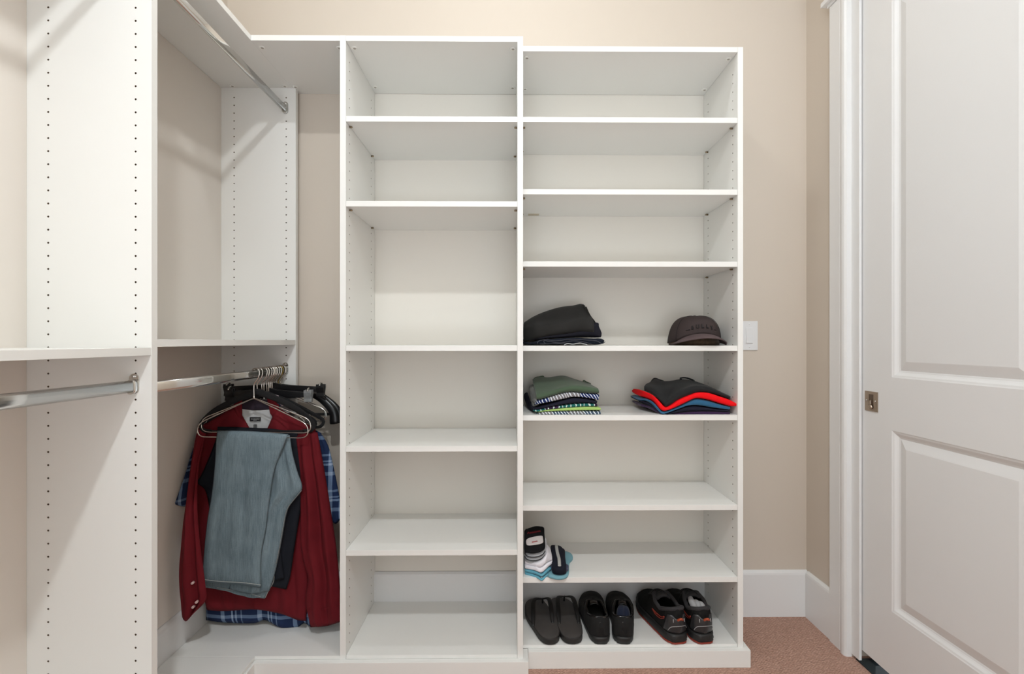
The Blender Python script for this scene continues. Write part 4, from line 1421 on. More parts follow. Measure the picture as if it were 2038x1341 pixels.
# --- shirts right on the same shelf
G3 = 't-shirts folded in the right pile'
c3 = cr(1260, 740, 9.264)
fold_thing('folded_shirt', 'plum purple t-shirt at the bottom of the right pile', 't-shirt', G3,
           c3((132, 640, 1.82), (250, 665, 1.79), (365, 712, 1.755), (580, 797), (1000, 797), (1400, 797), (1812, 797)),
           c3((135, 580, 1.82), (250, 610, 1.79), (365, 650, 1.755), (600, 788), (820, 752), (1000, 735), (1300, 722), (1805, 735)), 1.730, 1.97, M['purple'], bulge=0.004)
fold_thing('folded_shirt', 'black t-shirt second from the bottom of the right pile', 't-shirt', G3,
           c3((120, 545, 1.82), (220, 590, 1.79), (340, 650, 1.76), (450, 735, 1.74), (590, 792), (780, 760), (1000, 734), (1400, 720), (1805, 735)),
           c3((108, 505, 1.82), (220, 545, 1.79), (330, 590, 1.76), (430, 690, 1.74), (545, 788), (720, 735), (900, 665), (1000, 635), (1200, 628), (1500, 675), (1810, 705)), 1.727, 1.97, M['navy_tee'], bulge=0.004)
fold_thing('folded_shirt', 'petrol blue t-shirt under the bright red one in the right pile', 't-shirt', G3,
           c3((112, 535, 1.82), (200, 525, 1.80), (310, 565, 1.765), (400, 650, 1.745), (480, 735, 1.73), (540, 787), (700, 735), (900, 662), (1000, 632), (1200, 625), (1500, 672), (1800, 702)),
           c3((108, 500, 1.82), (200, 498, 1.80), (300, 510, 1.765), (400, 575, 1.745), (480, 670, 1.73), (550, 735), (700, 695), (900, 612), (1100, 512), (1200, 495), (1400, 530), (1600, 592), (1815, 650)), 1.724, 1.97, M['teal'], bulge=0.005)
fold_thing('folded_shirt', 'bright red t-shirt under the charcoal polo in the right pile', 't-shirt', G3,
           c3((130, 450, 1.83), (250, 485, 1.79), (390, 560, 1.75), (470, 660, 1.73), (548, 728), (700, 692), (900, 610), (1100, 510), (1200, 493), (1400, 528), (1600, 590), (1830, 648), (1930, 620)),
           c3((135, 385, 1.83), (190, 350, 1.80), (330, 395, 1.76), (430, 470, 1.74), (520, 560, 1.73), (600, 652), (700, 610), (850, 505), (1050, 420), (1200, 372), (1400, 378), (1600, 440), (1800, 510), (1930, 590)), 1.721, 1.97, M['red_tee'], bulge=0.006)
t = thing('folded_polo_shirt', 'charcoal black polo shirt lying on top of the right pile', 'polo shirt', tuple(W(1350, 790, 1.74)), G3)
rows = [px(c3((195, 345, 1.82), (340, 400, 1.77), (450, 490, 1.745), (540, 580, 1.735), (605, 648), (700, 600), (830, 510), (1030, 425), (1200, 370), (1420, 378), (1620, 440), (1780, 505)), 1.727),
        px(c3((190, 320, 1.82), (340, 375, 1.765), (450, 465, 1.74), (540, 550, 1.728), (605, 620), (700, 560), (830, 470), (1030, 390), (1200, 335), (1420, 345), (1640, 415), (1812, 490)), 1.719),
        px(c3((190, 280, 1.82), (330, 300, 1.78), (450, 380, 1.755), (540, 460, 1.745), (610, 540), (700, 470), (830, 370), (1030, 280), (1200, 255), (1420, 285), (1640, 385), (1815, 465)), 1.730),
        px(c3((195, 255, 1.84), (330, 235, 1.83), (450, 260, 1.82), (560, 280, 1.82), (680, 270), (800, 240), (900, 215), (1030, 215), (1200, 232), (1400, 270), (1640, 375), (1800, 450)), 1.81),
        px(c3((240, 225, 1.92), (320, 185, 1.93), (395, 120, 1.93), (470, 140, 1.93), (560, 165, 1.93), (700, 162), (860, 135), (1000, 140), (1120, 165), (1320, 240), (1540, 340), (1700, 410)), 1.93),
        px(c3((240, 330, 1.97), (320, 310, 1.97), (395, 300, 1.97), (560, 300, 1.97), (700, 300), (860, 290), (1000, 290), (1120, 300), (1320, 350), (1540, 400), (1700, 450)), 1.97)]
o = obj('body', loft(rows, 50, 40), M['charcoal'], t)
soft(o, 1)
bm = NB()
tube(bm, px(c3((880, 150, 1.88), (885, 112, 1.90), (960, 108, 1.91), (1050, 130, 1.91), (1118, 160, 1.90), (1110, 185, 1.88)), 1.9), 0.0045, 8, 30, flat=0.7)
tube(bm, px(c3((325, 205, 1.90), (395, 125, 1.92), (480, 148, 1.92), (560, 172, 1.92)), 1.9), 0.005, 8, 24, flat=0.7)
obj('collar', bm, M['charcoal'], t)
bm = NB(); tube(bm, px(c3((1545, 352, 1.79), (1575, 362, 1.785), (1600, 368, 1.78)), 1.78), 0.0012, 6, 8)
obj('chest_mark', bm, M['reflect'], t)

# --- baseball cap
KC = Vector((0.712, 1.846, SB))
cap = thing('baseball_cap', 'brown-grey baseball cap with dark lettering on the middle shelf', 'cap', tuple(KC))
PHI = R(-4)
FW = Vector((math.sin(PHI), -math.cos(PHI), 0))
SD = Vector((math.cos(PHI), math.sin(PHI), 0))


def dome(th, t, off=0.0):
    """th: 0 = wearer's left (viewer's right), 90 deg = front; t: 0 rim .. 1 crown."""
    ct, st = math.cos(th), math.sin(th)
    a = t * math.pi / 2
    rho = max(0.0, math.cos(a)) ** 0.62
    zet = math.sin(a) ** (0.92 if st > 0 else 1.12)
    zb = 0.008 + 0.035 * max(0, st) ** 2
    f = st * (0.106 if st > 0 else 0.098) * rho + 0.012 * t
    s = ct * 0.097 * rho
    z = zb + (0.113 - zb) * zet
    n = Vector((0, 0, 0)) + FW * (st * rho) + SD * (ct * rho) + Vector((0, 0, 0.4 * zet))
    return KC + FW * f + SD * s + Vector((0, 0, z)) + n.normalized() * off


bm = NB()
rows = []
for j in range(19):
    t = j / 18
    rows.append([dome(2 * math.pi * k / 48, t * 0.995, 0.0012 * math.cos(6 * 2 * math.pi * k / 48) * (1 - t) * t * 4) for k in range(49)])
grid(bm, rows)
bmesh.ops.remove_doubles(bm, verts=bm.verts, dist=2e-5)
bmesh.ops.recalc_face_normals(bm, faces=bm.faces)
crown = obj('crown', bm, M['cap'], cap)
md = crown.modifiers.new('cloth', 'SOLIDIFY'); md.thickness = 0.0022; md.offset = -1
bm = NB()
for th in (R(32), R(148)):
    tube(bm, [dome(th, 0.02 + 0.95 * i / 20, 0.0006) for i in range(21)], 0.0008, 6)
obj('panel_seam', bm, M['embroidery'], crown)
bm = NB(); lathe(bm, [(0.006, -0.002), (0.0055, 0.002), (0.003, 0.004)], dome(R(90), 0.999) - Vector((0, 0, 0.002)), 'z', 14)
obj('top_button', bm, M['cap'], cap)
bm = NB()
A0 = R(58)
rows = []
for j in range(9):
    r = j / 8
    row = []
    for k in range(37):
        a = -A0 + 2 * A0 * k / 36
        q = a / A0
        p0 = dome(R(90) - a, 0.0)
        L = 0.066 * (1 - abs(q) ** 2.6)
        zc = (0.043 - 0.032 * q * q) * (1 - r) + (0.027 - 0.0245 * abs(q) ** 1.7) * r
        spread = SD * (0.022 * q * r)
        p = p0 + FW * (L * r) + spread
        row.append(Vector((p.x, p.y, SB + max(zc, 0.002) + 0.004 * math.sin(math.pi * r) * (1 - q * q))))
    rows.append(row)
grid(bm, rows)
bmesh.ops.remove_doubles(bm, verts=bm.verts, dist=2e-5)
bmesh.ops.recalc_face_normals(bm, faces=bm.faces)
bill = obj('bill', bm, M['cap_bill'], cap)
md = bill.modifiers.new('board', 'SOLIDIFY'); md.thickness = 0.0032; md.offset = 0
bm = NB()
rows = [[KC + FW * (math.sin(a) * r * 1.04) + SD * (math.cos(a) * r * 0.95) + Vector((0, 0, z)) for a in [2 * math.pi * k / 48 for k in range(49)]]
        for r, z in ((0.094, 0.0012), (0.095, 0.012), (0.0925, 0.026))]
grid(bm, rows)
sb_ = obj('sweatband', bm, M['cap_band'], cap)
md = sb_.modifiers.new('cloth', 'SOLIDIFY'); md.thickness = 0.002; md.offset = -1


def flat_text(txt, size, bold=0.0):
    cu = bpy.data.curves.new('lettering', 'FONT')
    cu.body = txt
    cu.size = size
    cu.align_x = 'CENTER'
    cu.align_y = 'CENTER'
    cu.offset = bold
    cu.resolution_u = 3
    o = bpy.data.objects.new('lettering', cu)
    COL.objects.link(o)
    bpy.context.view_layer.update()
    me = bpy.data.meshes.new_from_object(o.evaluated_get(bpy.context.evaluated_depsgraph_get()))
    bpy.data.objects.remove(o)
    bpy.data.curves.remove(cu)
    bm = NB()
    bm.from_mesh(me)
    bpy.data.meshes.remove(me)
    return bm


def on_dome(x, z, off):
    """Point of the crown x metres round from the front centre at height z over the shelf."""
    th = R(90) - x / 0.098
    lo, hi = 0.0, 1.0
    for _ in range(24):
        m_ = (lo + hi) / 2
        if dome(th, m_).z - SB < z:
            lo = m_
        else:
            hi = m_
    return dome(th, lo, off)


bm = NB()
letters = 'SULLY'
for i, ch in enumerate(letters):
    g = flat_text(ch, 0.0185, 0.0007)
    x0 = (i - 2) * 0.0180
    h0 = 0.0705 - 0.0028 * (i - 2) ** 2 * 0.5
    for v in g.verts:
        x, y = v.co.x * 0.95 + x0, v.co.y
        v.co = on_dome(x, h0 + y, 0.0026)
    tmp = bpy.data.meshes.new('tmp')
    g.to_mesh(tmp); g.free()
    bm.from_mesh(tmp)
    bpy.data.meshes.remove(tmp)
for s in (-1, 1):
    tube(bm, [on_dome(s * (0.047 + 0.0035 * i) + 0.002, 0.0585 - 0.0006 * i, 0.0008) for i in range(5)], lambda q: 0.0006 + 0.0006 * (1 - q if s > 0 else 1 - q), 6)
emb = obj('lettering', bm, M['embroidery'], crown)
md = emb.modifiers.new('thread', 'SOLIDIFY'); md.thickness = 0.0016; md.offset = 0

# ------------------------------------------------------------------ socks on the lowest shelf but one
c4 = cr(1036, 1035, 10.317)
SK = ZB[6]
GS = 'socks piled at the left end of the shelf'


def on(pts, z):
    return [Wz(p[0], p[1], z) for p in pts]


def sock_flat(label, outline, z1, thick, mat, bulge=0.004, group=GS, name='sock'):
    P = on(c4(*outline), z1)
    c = sum(P, Vector()) / len(P)
    t = thing(name, label, 'sock', (c.x, c.y, z1 - thick), group)
    o = obj('foot', pillow(P, (0, 0, 1), (0, 0, -thick), bulge), mat, t)
    return t


sock_flat('dusty teal sock lying flat under the striped navy sock', ((560, 1120), (640, 1150), (720, 1175), (850, 1178), (950, 1140), (990, 1060), (998, 900), (1010, 840), (1060, 790), (1072, 740), (1040, 680), (960, 640), (850, 640), (760, 720), (650, 950)), SK + 0.0085, 0.008, M['sock_teal'], 0.004)
t = sock_flat('navy folded sock with one pale grey stripe beside the white socks', ((655, 930), (735, 965), (850, 970), (935, 940), (930, 860), (918, 760), (908, 610), (860, 570), (820, 530), (720, 510), (625, 520), (620, 640), (640, 820)), SK + 0.040, 0.026, M['sock_navy'], 0.006)
P = [Wz(x, y, SK + 0.0465) for x, y in c4((735, 520), (748, 620), (765, 700), (788, 780), (795, 860), (800, 940))]
bm = NB(); tube(bm, P, 0.0060, 8, 30, flat=0.25)
obj('stripe', bm, M['sock_stripe'], t)
bm = NB()
V = [Wz(x, y, SK + 0.0205) for x, y in c4((650, 965), (700, 1010), (780, 1030), (870, 1028), (935, 1000), (945, 950))]
tube(bm, V, 0.0085, 10, 30, flat=1.1)
obj('cuff', bm, M['sock_slate'], t)
# aqua, white and grey socks stacked
def sock_slab(label, fb, ft, d, back, mat, bulge=0.004):
    a = px(c4(*fb), d)
    c = sum(a, Vector()) / len(a)
    t = thing('sock', label, 'sock', (c.x, d + 0.05, min(p.z for p in a)), GS)
    o = obj('foot', folded(c4(*fb), c4(*ft), d, back, bulge=bulge), mat, t)
    soft(o, 1)
    return t


sock_slab('lower aqua blue sock at the bottom, its corner over the shelf edge',
          ((84, 1118, 1.735), (280, 1175, 1.718), (380, 1225), (440, 1252), (510, 1190, 1.712), (580, 1130, 1.725), (648, 1075, 1.745)),
          ((84, 1050, 1.735), (280, 1110, 1.718), (380, 1160), (436, 1195), (510, 1130, 1.712), (580, 1075, 1.725), (648, 1022, 1.745)), 1.704, 1.84, M['sock_blue'])
sock_slab('upper aqua blue sock directly under the white socks',
          ((84, 1058, 1.735), (280, 1108, 1.718), (380, 1140), (438, 1162), (510, 1110, 1.712), (580, 1050, 1.725), (655, 985, 1.745)),
          ((84, 1003, 1.735), (250, 1032, 1.718), (360, 1075), (430, 1108), (510, 1045, 1.712), (570, 985, 1.725), (655, 945, 1.745)), 1.706, 1.84, M['sock_blue'])
sock_slab('lower white sock resting on the aqua socks',
          ((84, 1000, 1.737), (250, 1028, 1.720), (340, 1060), (425, 1085), (500, 1035, 1.714), (570, 965, 1.727), (660, 890, 1.745)),
          ((84, 905, 1.737), (250, 940, 1.722), (340, 960), (410, 985), (500, 920, 1.716), (570, 875, 1.730), (660, 830, 1.748)), 1.709, 1.84, M['sock_white'], 0.005)
sock_slab('upper white sock folded under the grey sock pile',
          ((84, 905, 1.742), (250, 945, 1.728), (340, 968), (410, 980), (500, 915, 1.720), (570, 868, 1.735), (655, 825, 1.752)),
          ((84, 800, 1.745), (200, 840, 1.735), (330, 870), (430, 830), (520, 720, 1.730), (560, 650, 1.745), (650, 730, 1.765)), 1.716, 1.85, M['sock_white'], 0.006)


def noshow(label, outline, mat, d0, d1, y0, y1, thick, name='low_sock', hem=True):
    """No-show sock leaning on the pile: outline in detail coordinates, depth rising from d0 (at y0) to d1 (at y1)."""
    P = [W(q[0], q[1], d0 + (d1 - d0) * (p[1] - y0) / (y1 - y0)) for p, q in zip(outline, c4(*outline))]
    c = sum(P, Vector()) / len(P)
    t = thing(name, label, 'sock', tuple(c), GS)
    obj('foot', pillow(P, (0, -0.8, 0.6), (0, thick * 0.8, -thick * 0.6), 0.004), mat, t)
    if hem:
        bm = NB()
        lo = [p for p in outline if p[1] > y0 - (y0 - y1) * 0.42]
        lo = sorted(lo, key=lambda p: p[0])
        tube(bm, [W(q[0], q[1], d0 + (d1 - d0) * (p[1] - y0) / (y1 - y0) - 0.001) + Vector((0, -0.001, -0.0005)) for p, q in zip(lo, c4(*lo))], 0.0016, 6, 30)
        obj('hem', bm, M['sock_hem'], t)
    return t


def ns_out(dy, dx=0):
    return [(84, 600 + dy), (84, 720 + dy), (120, 770 + dy), (180, 800 + dy), (280, 808 + dy), (380, 790 + dy), (460, 745 + dy), (505 + dx, 680 + dy), (520 + dx, 600 + dy), (515 + dx, 420 + dy), (300, 380 + dy), (84, 430 + dy)]


noshow('lowest of the three light grey no-show socks', ns_out(72, 12), M['sock_grey'], 1.724, 1.80, 880, 480, 0.008, hem=False)
noshow('middle light grey no-show sock', ns_out(15, 6), M['sock_grey'], 1.722, 1.80, 820, 400, 0.008)
noshow('top light grey no-show sock, right under the black one', ns_out(-55), M['sock_grey'], 1.722, 1.80, 755, 340, 0.008)
bo = [(84, 215), (130, 180), (200, 150), (310, 122), (400, 126), (480, 150), (490, 260), (500, 400), (506, 540), (470, 600), (400, 640), (310, 662), (220, 668), (140, 650), (84, 622)]
t = noshow('black no-show sock with a pale oval label on top of the sock pile', bo, M['sock_black'], 1.715, 1.83, 668, 122, 0.012, hem=False)


def bs(pts, lift):
    return [W(q[0], q[1], 1.715 + (1.83 - 1.715) * (p[1] - 668) / (122 - 668)) + Vector((0, -0.8, 0.6)) * lift for p, q in zip(pts, c4(*pts))]


L_ = ((115, 440), (125, 405), (155, 382), (220, 360), (330, 336), (430, 328), (452, 350), (462, 420), (458, 465), (400, 495), (300, 512), (200, 526), (140, 520), (120, 490))
lab = obj('oval_label', pillow(bs(L_, 0.0062), (0, -0.8, 0.6), (0, 0.0016, -0.0012), 0.0004, K=3), M['oval_label'], t)
bm = NB()
for i in range(7):
    x = 236 + i * 17
    y = 462 - i * 3.4
    tube(bm, bs(((x, y - 14), (x + 5, y + 8)), 0.0080), 0.0008, 5)
tube(bm, bs(((232, 466), (350, 442)), 0.0080), 0.0006, 5)
obj('small_print', bm, M['red_print'], lab)
bm = NB()
zz = [(140, 288), (165, 250), (180, 282)]
for i in range(9):
    zz += [(195 + i * 25, 252 - i * 4), (207 + i * 25, 284 - i * 5)]
tube(bm, bs(zz, 0.0060), 0.0011, 5)
obj('red_lettering', bm, M['red_print'], t)

# ------------------------------------------------------------------ footwear on the bottom board
c5 = cr(1036, 1165, 8.49)
FZ = ZBF + 0.0004


def flipflop(label, out, strap_l, strap_r, post):
    zt = FZ + 0.024
    P = on(c5(*out), zt)
    c = sum(P, Vector()) / len(P)
    t = thing('flip_flop', label, 'flip-flop', (c.x, c.y, FZ), 'pair of black flip-flops')
    bm = NB()
    O = crom(P, 56, True)
    lay = [(0.0, 0.93), (0.004, 0.985), (0.014, 0.975), (0.021, 0.995), (0.024, 0.985)]
    V = [[bm.verts.new(Vector((c.x + (p.x - c.x) * s, c.y + (p.y - c.y) * s, FZ + h))) for p in O] for h, s in lay]
    for A, B in zip(V, V[1:]):
        for k in range(56):
            f = bm.faces.new((A[k], A[(k + 1) % 56], B[(k + 1) % 56], B[k])); f.smooth = True
    bm.faces.new(V[0][::-1])
    bm.faces.new(V[-1])
    obj('sole', bm, M['foam'], t)
    bm = NB()
    A = [bm.verts.new(Vector((c.x + (p.x - c.x) * 0.955, c.y + (p.y - c.y) * 0.965, FZ + 0.0242))) for p in O]
    B = [bm.verts.new(Vector((c.x + (p.x - c.x) * 0.90, c.y + (p.y - c.y) * 0.93, FZ + 0.0256))) for p in O]
    for k in range(56):
        f = bm.faces.new((A[k], A[(k + 1) % 56], B[(k + 1) % 56], B[k])); f.smooth = True
    bm.faces.new(B)
    obj('footbed', bm, M['foam_top'], t)
    p0 = on(c5(post), zt)[0]
    top = p0 + Vector((0, -0.012, 0.026))
    bm = NB(); tube(bm, [p0 + Vector((0, 0, -0.001)), p0 + Vector((0, -0.004, 0.014)), top], 0.0035, 8, 10)
    obj('toe_post', bm, M['strap'], t)
    for s in (strap_l, strap_r):
        e = on(c5(s), zt)[0]
        m1 = top.lerp(e, 0.33) + Vector(((e.x - top.x) * 0.45, 0.020, 0.018))
        m2 = top.lerp(e, 0.70) + Vector(((e.x - top.x) * 0.26, 0.006, 0.016))
        bm = NB(); tube(bm, [top, m1, m2, e + Vector((0, 0, 0.001))], lambda q: 0.0045 + 0.005 * math.sin(math.pi * min(1, q * 1.0)) ** 0.7, 10, 28, flat=0.38)
        obj('strap', bm, M['strap'], t)
    return t


flipflop('black left flip-flop at the left end of the bottom board', [(480, 915), (400, 890), (320, 830), (260, 745), (190, 640), (125, 545), (78, 440), (74, 320), (110, 258), (170, 222), (250, 205), (330, 215), (400, 262), (470, 350), (540, 450), (600, 560), (645, 690), (665, 790), (640, 860), (570, 905)], (215, 690), (545, 642), (372, 300))
flipflop('black right flip-flop next to the dress shoes', [(870, 900), (780, 885), (700, 830), (650, 740), (610, 640), (560, 530), (500, 430), (472, 320), (500, 245), (560, 205), (640, 192), (740, 205), (830, 250), (920, 340), (985, 450), (1020, 580), (1045, 700), (1050, 800), (1020, 865), (950, 895)], (655, 655), (985, 650), (735, 262))


class Shoe:
    def __init__(s, heel, yaw, L, wide, heel_h, throat_h, sole, open0=0.05, open1=0.42, toe_h=0.050, side=1, gape=1.0):
        s.o, s.L, s.sole, s.side = Vector((heel[0], heel[1], FZ)), L, sole, side
        s.f = Vector((math.sin(yaw), math.cos(yaw), 0))
        s.r = Vector((math.cos(yaw), -math.sin(yaw), 0))
        s.W = [(0, 0.010), (0.012, 0.019), (0.04, 0.028), (0.10, 0.034), (0.20, 0.0355), (0.35, 0.037), (0.50, 0.042), (0.66, 0.0485), (0.78, 0.0475), (0.88, 0.040), (0.95, 0.029), (0.985, 0.017), (1, 0.006)]
        s.W = [(a, b * wide / 0.097) for a, b in s.W]
        s.Hh = [(0, heel_h * 0.88), (0.03, heel_h), (0.10, heel_h * 0.93), (0.22, heel_h * 0.80), (0.34, heel_h * 0.90), (0.43, throat_h), (0.55, throat_h * 0.90), (0.68, throat_h * 0.72), (0.80, toe_h * 1.08), (0.90, toe_h * 0.95), (0.96, toe_h * 0.78), (1, toe_h * 0.42)]
        s.G = [(0, 0), (open0 - 0.02, 0), (open0, 0.014), (open0 + 0.05, 0.026), (open0 + 0.14, 0.0300), ((open0 + open1) * 0.5 + 0.06, 0.0305), (open1 - 0.04, 0.022), (open1, 0.008), (open1 + 0.02, 0), (1, 0)]
        s.G = [(a, b * gape) for a, b in s.G]
        s.o0, s.o1 = open0, open1

    @staticmethod
    def ip(T, l):
        for (a, x), (b, y) in zip(T, T[1:]):
            if l <= b:
                t = (l - a) / max(b - a, 1e-9)
                t = t * t * (3 - 2 * t) if False else t
                return x + (y - x) * t
        return T[-1][1]

    def half(s, l):
        return s.ip(s.W, l)

    def bend(s, l):
        return s.side * 0.010 * math.sin(math.pi * min(1, max(0, l))) * (1 if l > 0.3 else l / 0.3) - s.side * 0.004 * l

    def P(s, l, v, off=0.0):
        """v in -1..1: -1 left sole edge, 0 top, 1 right sole edge."""
        w, h, g = s.half(l), s.ip(s.Hh, l), s.ip(s.G, l)
        q = 1 - abs(v)
        sg = -1 if v < 0 else 1
        x = g + (w - g) * math.sqrt(max(0.0, 1 - q ** (2.3 + 190 * g))) * (1 - 0.04 * q)
        z = s.sole + (h - s.sole) * (q ** 0.9)
        x += off * (1 - q)
        z += off * q
        heel = 0.006 * math.sin(math.pi * q) * max(0, 1 - l / 0.05)   # heel counter swells backwards
        return s.o + s.f * (l * s.L - heel - (off if l < 0.06 else 0)) + s.r * (sg * x + s.bend(l)) + Vector((0, 0, z))

    def upper(s, K=12):
        ls = [0.5 - 0.5 * math.cos(math.pi * i / 60) for i in range(61)]
        bm = NB()
        V = []
        for l in ls:
            row = [s.P(l, -1 + i / K) for i in range(K)] + [s.P(l, -1e-6), s.P(l, 1e-6)] + [s.P(l, 1 - i / K) for i in range(K - 1, -1, -1)]
            V.append([bm.verts.new(p) for p in row])
        n = len(V[0])
        for i, (A, B) in enumerate(zip(V, V[1:])):
            lm = (ls[i] + ls[i + 1]) / 2
            for k in range(n - 1):
                if k == K and s.o0 - 0.01 < lm < s.o1 + 0.005:
                    continue
                f = bm.faces.new((A[k], A[k + 1], B[k + 1], B[k])); f.smooth = True
        bm.faces.new(V[0]); bm.faces.new(V[-1][::-1])
        bmesh.ops.remove_doubles(bm, verts=bm.verts, dist=1.2e-4)
        bmesh.ops.recalc_face_normals(bm, faces=bm.faces)
        return bm

    def slab(s, layers, n=40, heel_gap=0.0):
        """Sole from stacked outlines: (height, scale-out in metres)."""
        bm = NB()
        ls = [0.5 - 0.5 * math.cos(math.pi * i / n) for i in range(n + 1)]
        V = []
        for h, e in layers:
            ring = []
            for sg in (-1, 1):
                for l in (ls if sg < 0 else ls[::-1]):
                    ex = e * (-1 if l < 0.5 else 1) * abs(1 - 2 * l) ** 3
                    spring = 0.010 * max(0, (l - 0.72) / 0.28) ** 2
                    ring.append(bm.verts.new(s.o + s.f * (l * s.L + ex - (0.005 if l < 0.02 else 0)) + s.r * (sg * (s.half(l) + e) + s.bend(l)) + Vector((0, 0, h + (spring if h < s.sole * 0.9 else spring * 0.4)))))
            V.append(ring)
        m = len(V[0])
        for A, B in zip(V, V[1:]):
            for k in range(m):
                f = bm.faces.new((A[k], A[(k + 1) % m], B[(k + 1) % m], B[k])); f.smooth = True
        bm.faces.new(V[0]); bm.faces.new(V[-1])
        bmesh.ops.recalc_face_normals(bm, faces=bm.faces)
        return bm

    def rim(s, rad, off=0.0):
        ls = [s.o0 + (s.o1 - s.o0) * i / 20 for i in range(21)]
        bm = NB()
        pts = [s.P(l, -1e-6) + Vector((0, 0, off)) for l in ls] + [s.P(l, 1e-6) + Vector((0, 0, off)) for l in ls[::-1]]
        tube(bm, pts, rad, 8, 70, closed=True)
        return bm

    def inner(s, z):
        bm = NB()
        ls = [0.03 + 0.60 * i / 24 for i in range(25)]
        k = 0.86
        A = [s.o + s.f * (l * s.L) + s.r * (-s.half(l) * k + s.bend(l)) + Vector((0, 0, z)) for l in ls]
        B = [s.o + s.f * (l * s.L) + s.r * (s.half(l) * k + s.bend(l)) + Vector((0, 0, z)) for l in ls[::-1]]
        bm.faces.new([bm.verts.new(p) for p in A + B])
        return bm

    def line(s, pts, rad, off=0.0015, n=20):
        bm = NB()
        tube(bm, [s.P(l, v, off) for l, v in pts], rad, 6, n)
        return bm


def dress_shoe(label, heel, yaw, side, sock=None):
    s = Shoe(heel, yaw, 0.292, 0.100, 0.088, 0.084, 0.024, side=side, toe_h=0.052, open1=0.48, gape=1.12)
    t = thing('dress_shoe', label, 'shoe', tuple(s.o), 'pair of black leather shoes')
    up = obj('upper', s.upper(), [M['leather'], M['insole']], t)
    md = up.modifiers.new('leather', 'SOLIDIFY'); md.thickness = 0.003; md.offset = -1; md.material_offset = 1
    obj('sole', s.slab([(0.0, -0.001), (0.002, 0.002), (0.020, 0.0035), (0.0245, 0.002), (0.026, -0.001)]), M['rubber'], t)
    obj('collar', s.rim(0.0048, 0.0005), M['leather'], up)
    obj('insole', s.inner(FZ + 0.0 + 0.032 - FZ), M['insole'], t)
    bm = s.line([(0.015, -0.52), (0.004, -0.35), (0.0, -0.02), (0.004, 0.35), (0.015, 0.52)], 0.0011)
    tube(bm, [s.P(0.05, -0.95, 0.001), s.P(0.09, -0.6, 0.001), s.P(0.16, -0.3, 0.001)], 0.0011, 6, 16)
    tube(bm, [s.P(0.05, 0.95, 0.001), s.P(0.09, 0.6, 0.001), s.P(0.16, 0.3, 0.001)], 0.0011, 6, 16)
    obj('stitched_seam', bm, M['leather'], up)
    bm = NB()
    for i in range(7):
        v = -0.30 + 0.1 * i
        tube(bm, [s.P(0.003, (v if v < -0.01 or v > 0.01 else 0.012) * 0.9, 0.0008) + Vector((0, 0, -0.016)), s.P(0.003, ((v + 0.05) if abs(v + 0.05) > 0.01 else 0.012) * 0.9, 0.0008) + Vector((0, 0, -0.0175))], 0.0005, 5)
    # tongue and laces over the instep
    bm2 = NB()
    rows = []
    for i in range(9):
        l = 0.36 + 0.22 * i / 8
        w = 0.024 - 0.004 * abs(i - 3) / 4
        h = s.ip(s.Hh, l) + 0.005 - 0.010 * max(0, (0.42 - l) / 0.08) * -0.4
        rows.append([s.o + s.f * (l * s.L) + s.r * (w * x + s.bend(l)) + Vector((0, 0, h - 0.010 * x * x)) for x in (-1, -0.5, 0, 0.5, 1)])
    grid(bm2, rows)
    tg = obj('tongue', bm2, M['leather'], t)
    md = tg.modifiers.new('pad', 'SOLIDIFY'); md.thickness = 0.005; md.offset = -1
    bm3 = NB()
    for i in range(4):
        l = 0.455 + 0.04 * i
        h = s.ip(s.Hh, l) + 0.006
        tube(bm3, [s.o + s.f * (l * s.L) + s.r * (0.022 * x + s.bend(l)) + Vector((0, 0, h - 0.009 * x * x)) for x in (-1, -0.5, 0, 0.5, 1)], 0.0018, 6, 12)
    obj('laces', bm3, M['strap'], t)
    bm.free()
    return t, s


t, s1 = dress_shoe('left black leather shoe with a small orange tag inside', (0.327, 1.716), R(2.0), -1)
bm = NB()
c = s1.o + s1.f * 0.030 + s1.r * 0.020 + Vector((0, 0, 0.070))
prism(bm, [(c.x - 0.006, c.z - 0.010), (c.x + 0.007, c.z - 0.010), (c.x + 0.005, c.z + 0.003), (c.x + 0.002, c.z + 0.001), (c.x, c.z + 0.009), (c.x - 0.003, c.z)], 'y', c.y - 0.001, c.y + 0.001)
obj('orange_tag', bm, M['orange'], t)
t, s2 = dress_shoe('right black leather shoe with a navy sock tucked inside', (0.409, 1.716), R(7.5), 1)


def tucked(label, s, mat, pts, rad):
    c = s.o + s.f * (0.24 * s.L) + Vector((0, 0, 0.05))
    t = thing('tucked_sock', label, 'sock', tuple(c), 'socks left inside shoes')
    for lst in pts:
        bm = NB()
        tube(bm, [s.o + s.f * (l * s.L) + s.r * (x + s.bend(l)) + Vector((0, 0, z)) for l, x, z in lst], rad, 12, 30)
        o = obj('knit_fold', bm, mat, t)
    return t


tucked('navy sock stuffed into the right black leather shoe', s2, M['sock_navy'] if 0 else cloth_mat('navy_dress_sock', (0.014, 0.020, 0.045, 1), weave=(2500, 2500)),
       [[(0.14, -0.004, 0.045), (0.22, -0.008, 0.064), (0.32, -0.006, 0.072), (0.40, 0.0, 0.066)], [(0.15, 0.010, 0.044), (0.24, 0.012, 0.060), (0.34, 0.010, 0.068), (0.40, 0.006, 0.062)]], lambda q: 0.006 + 0.009 * math.sin(math.pi * (0.15 + 0.7 * q)))


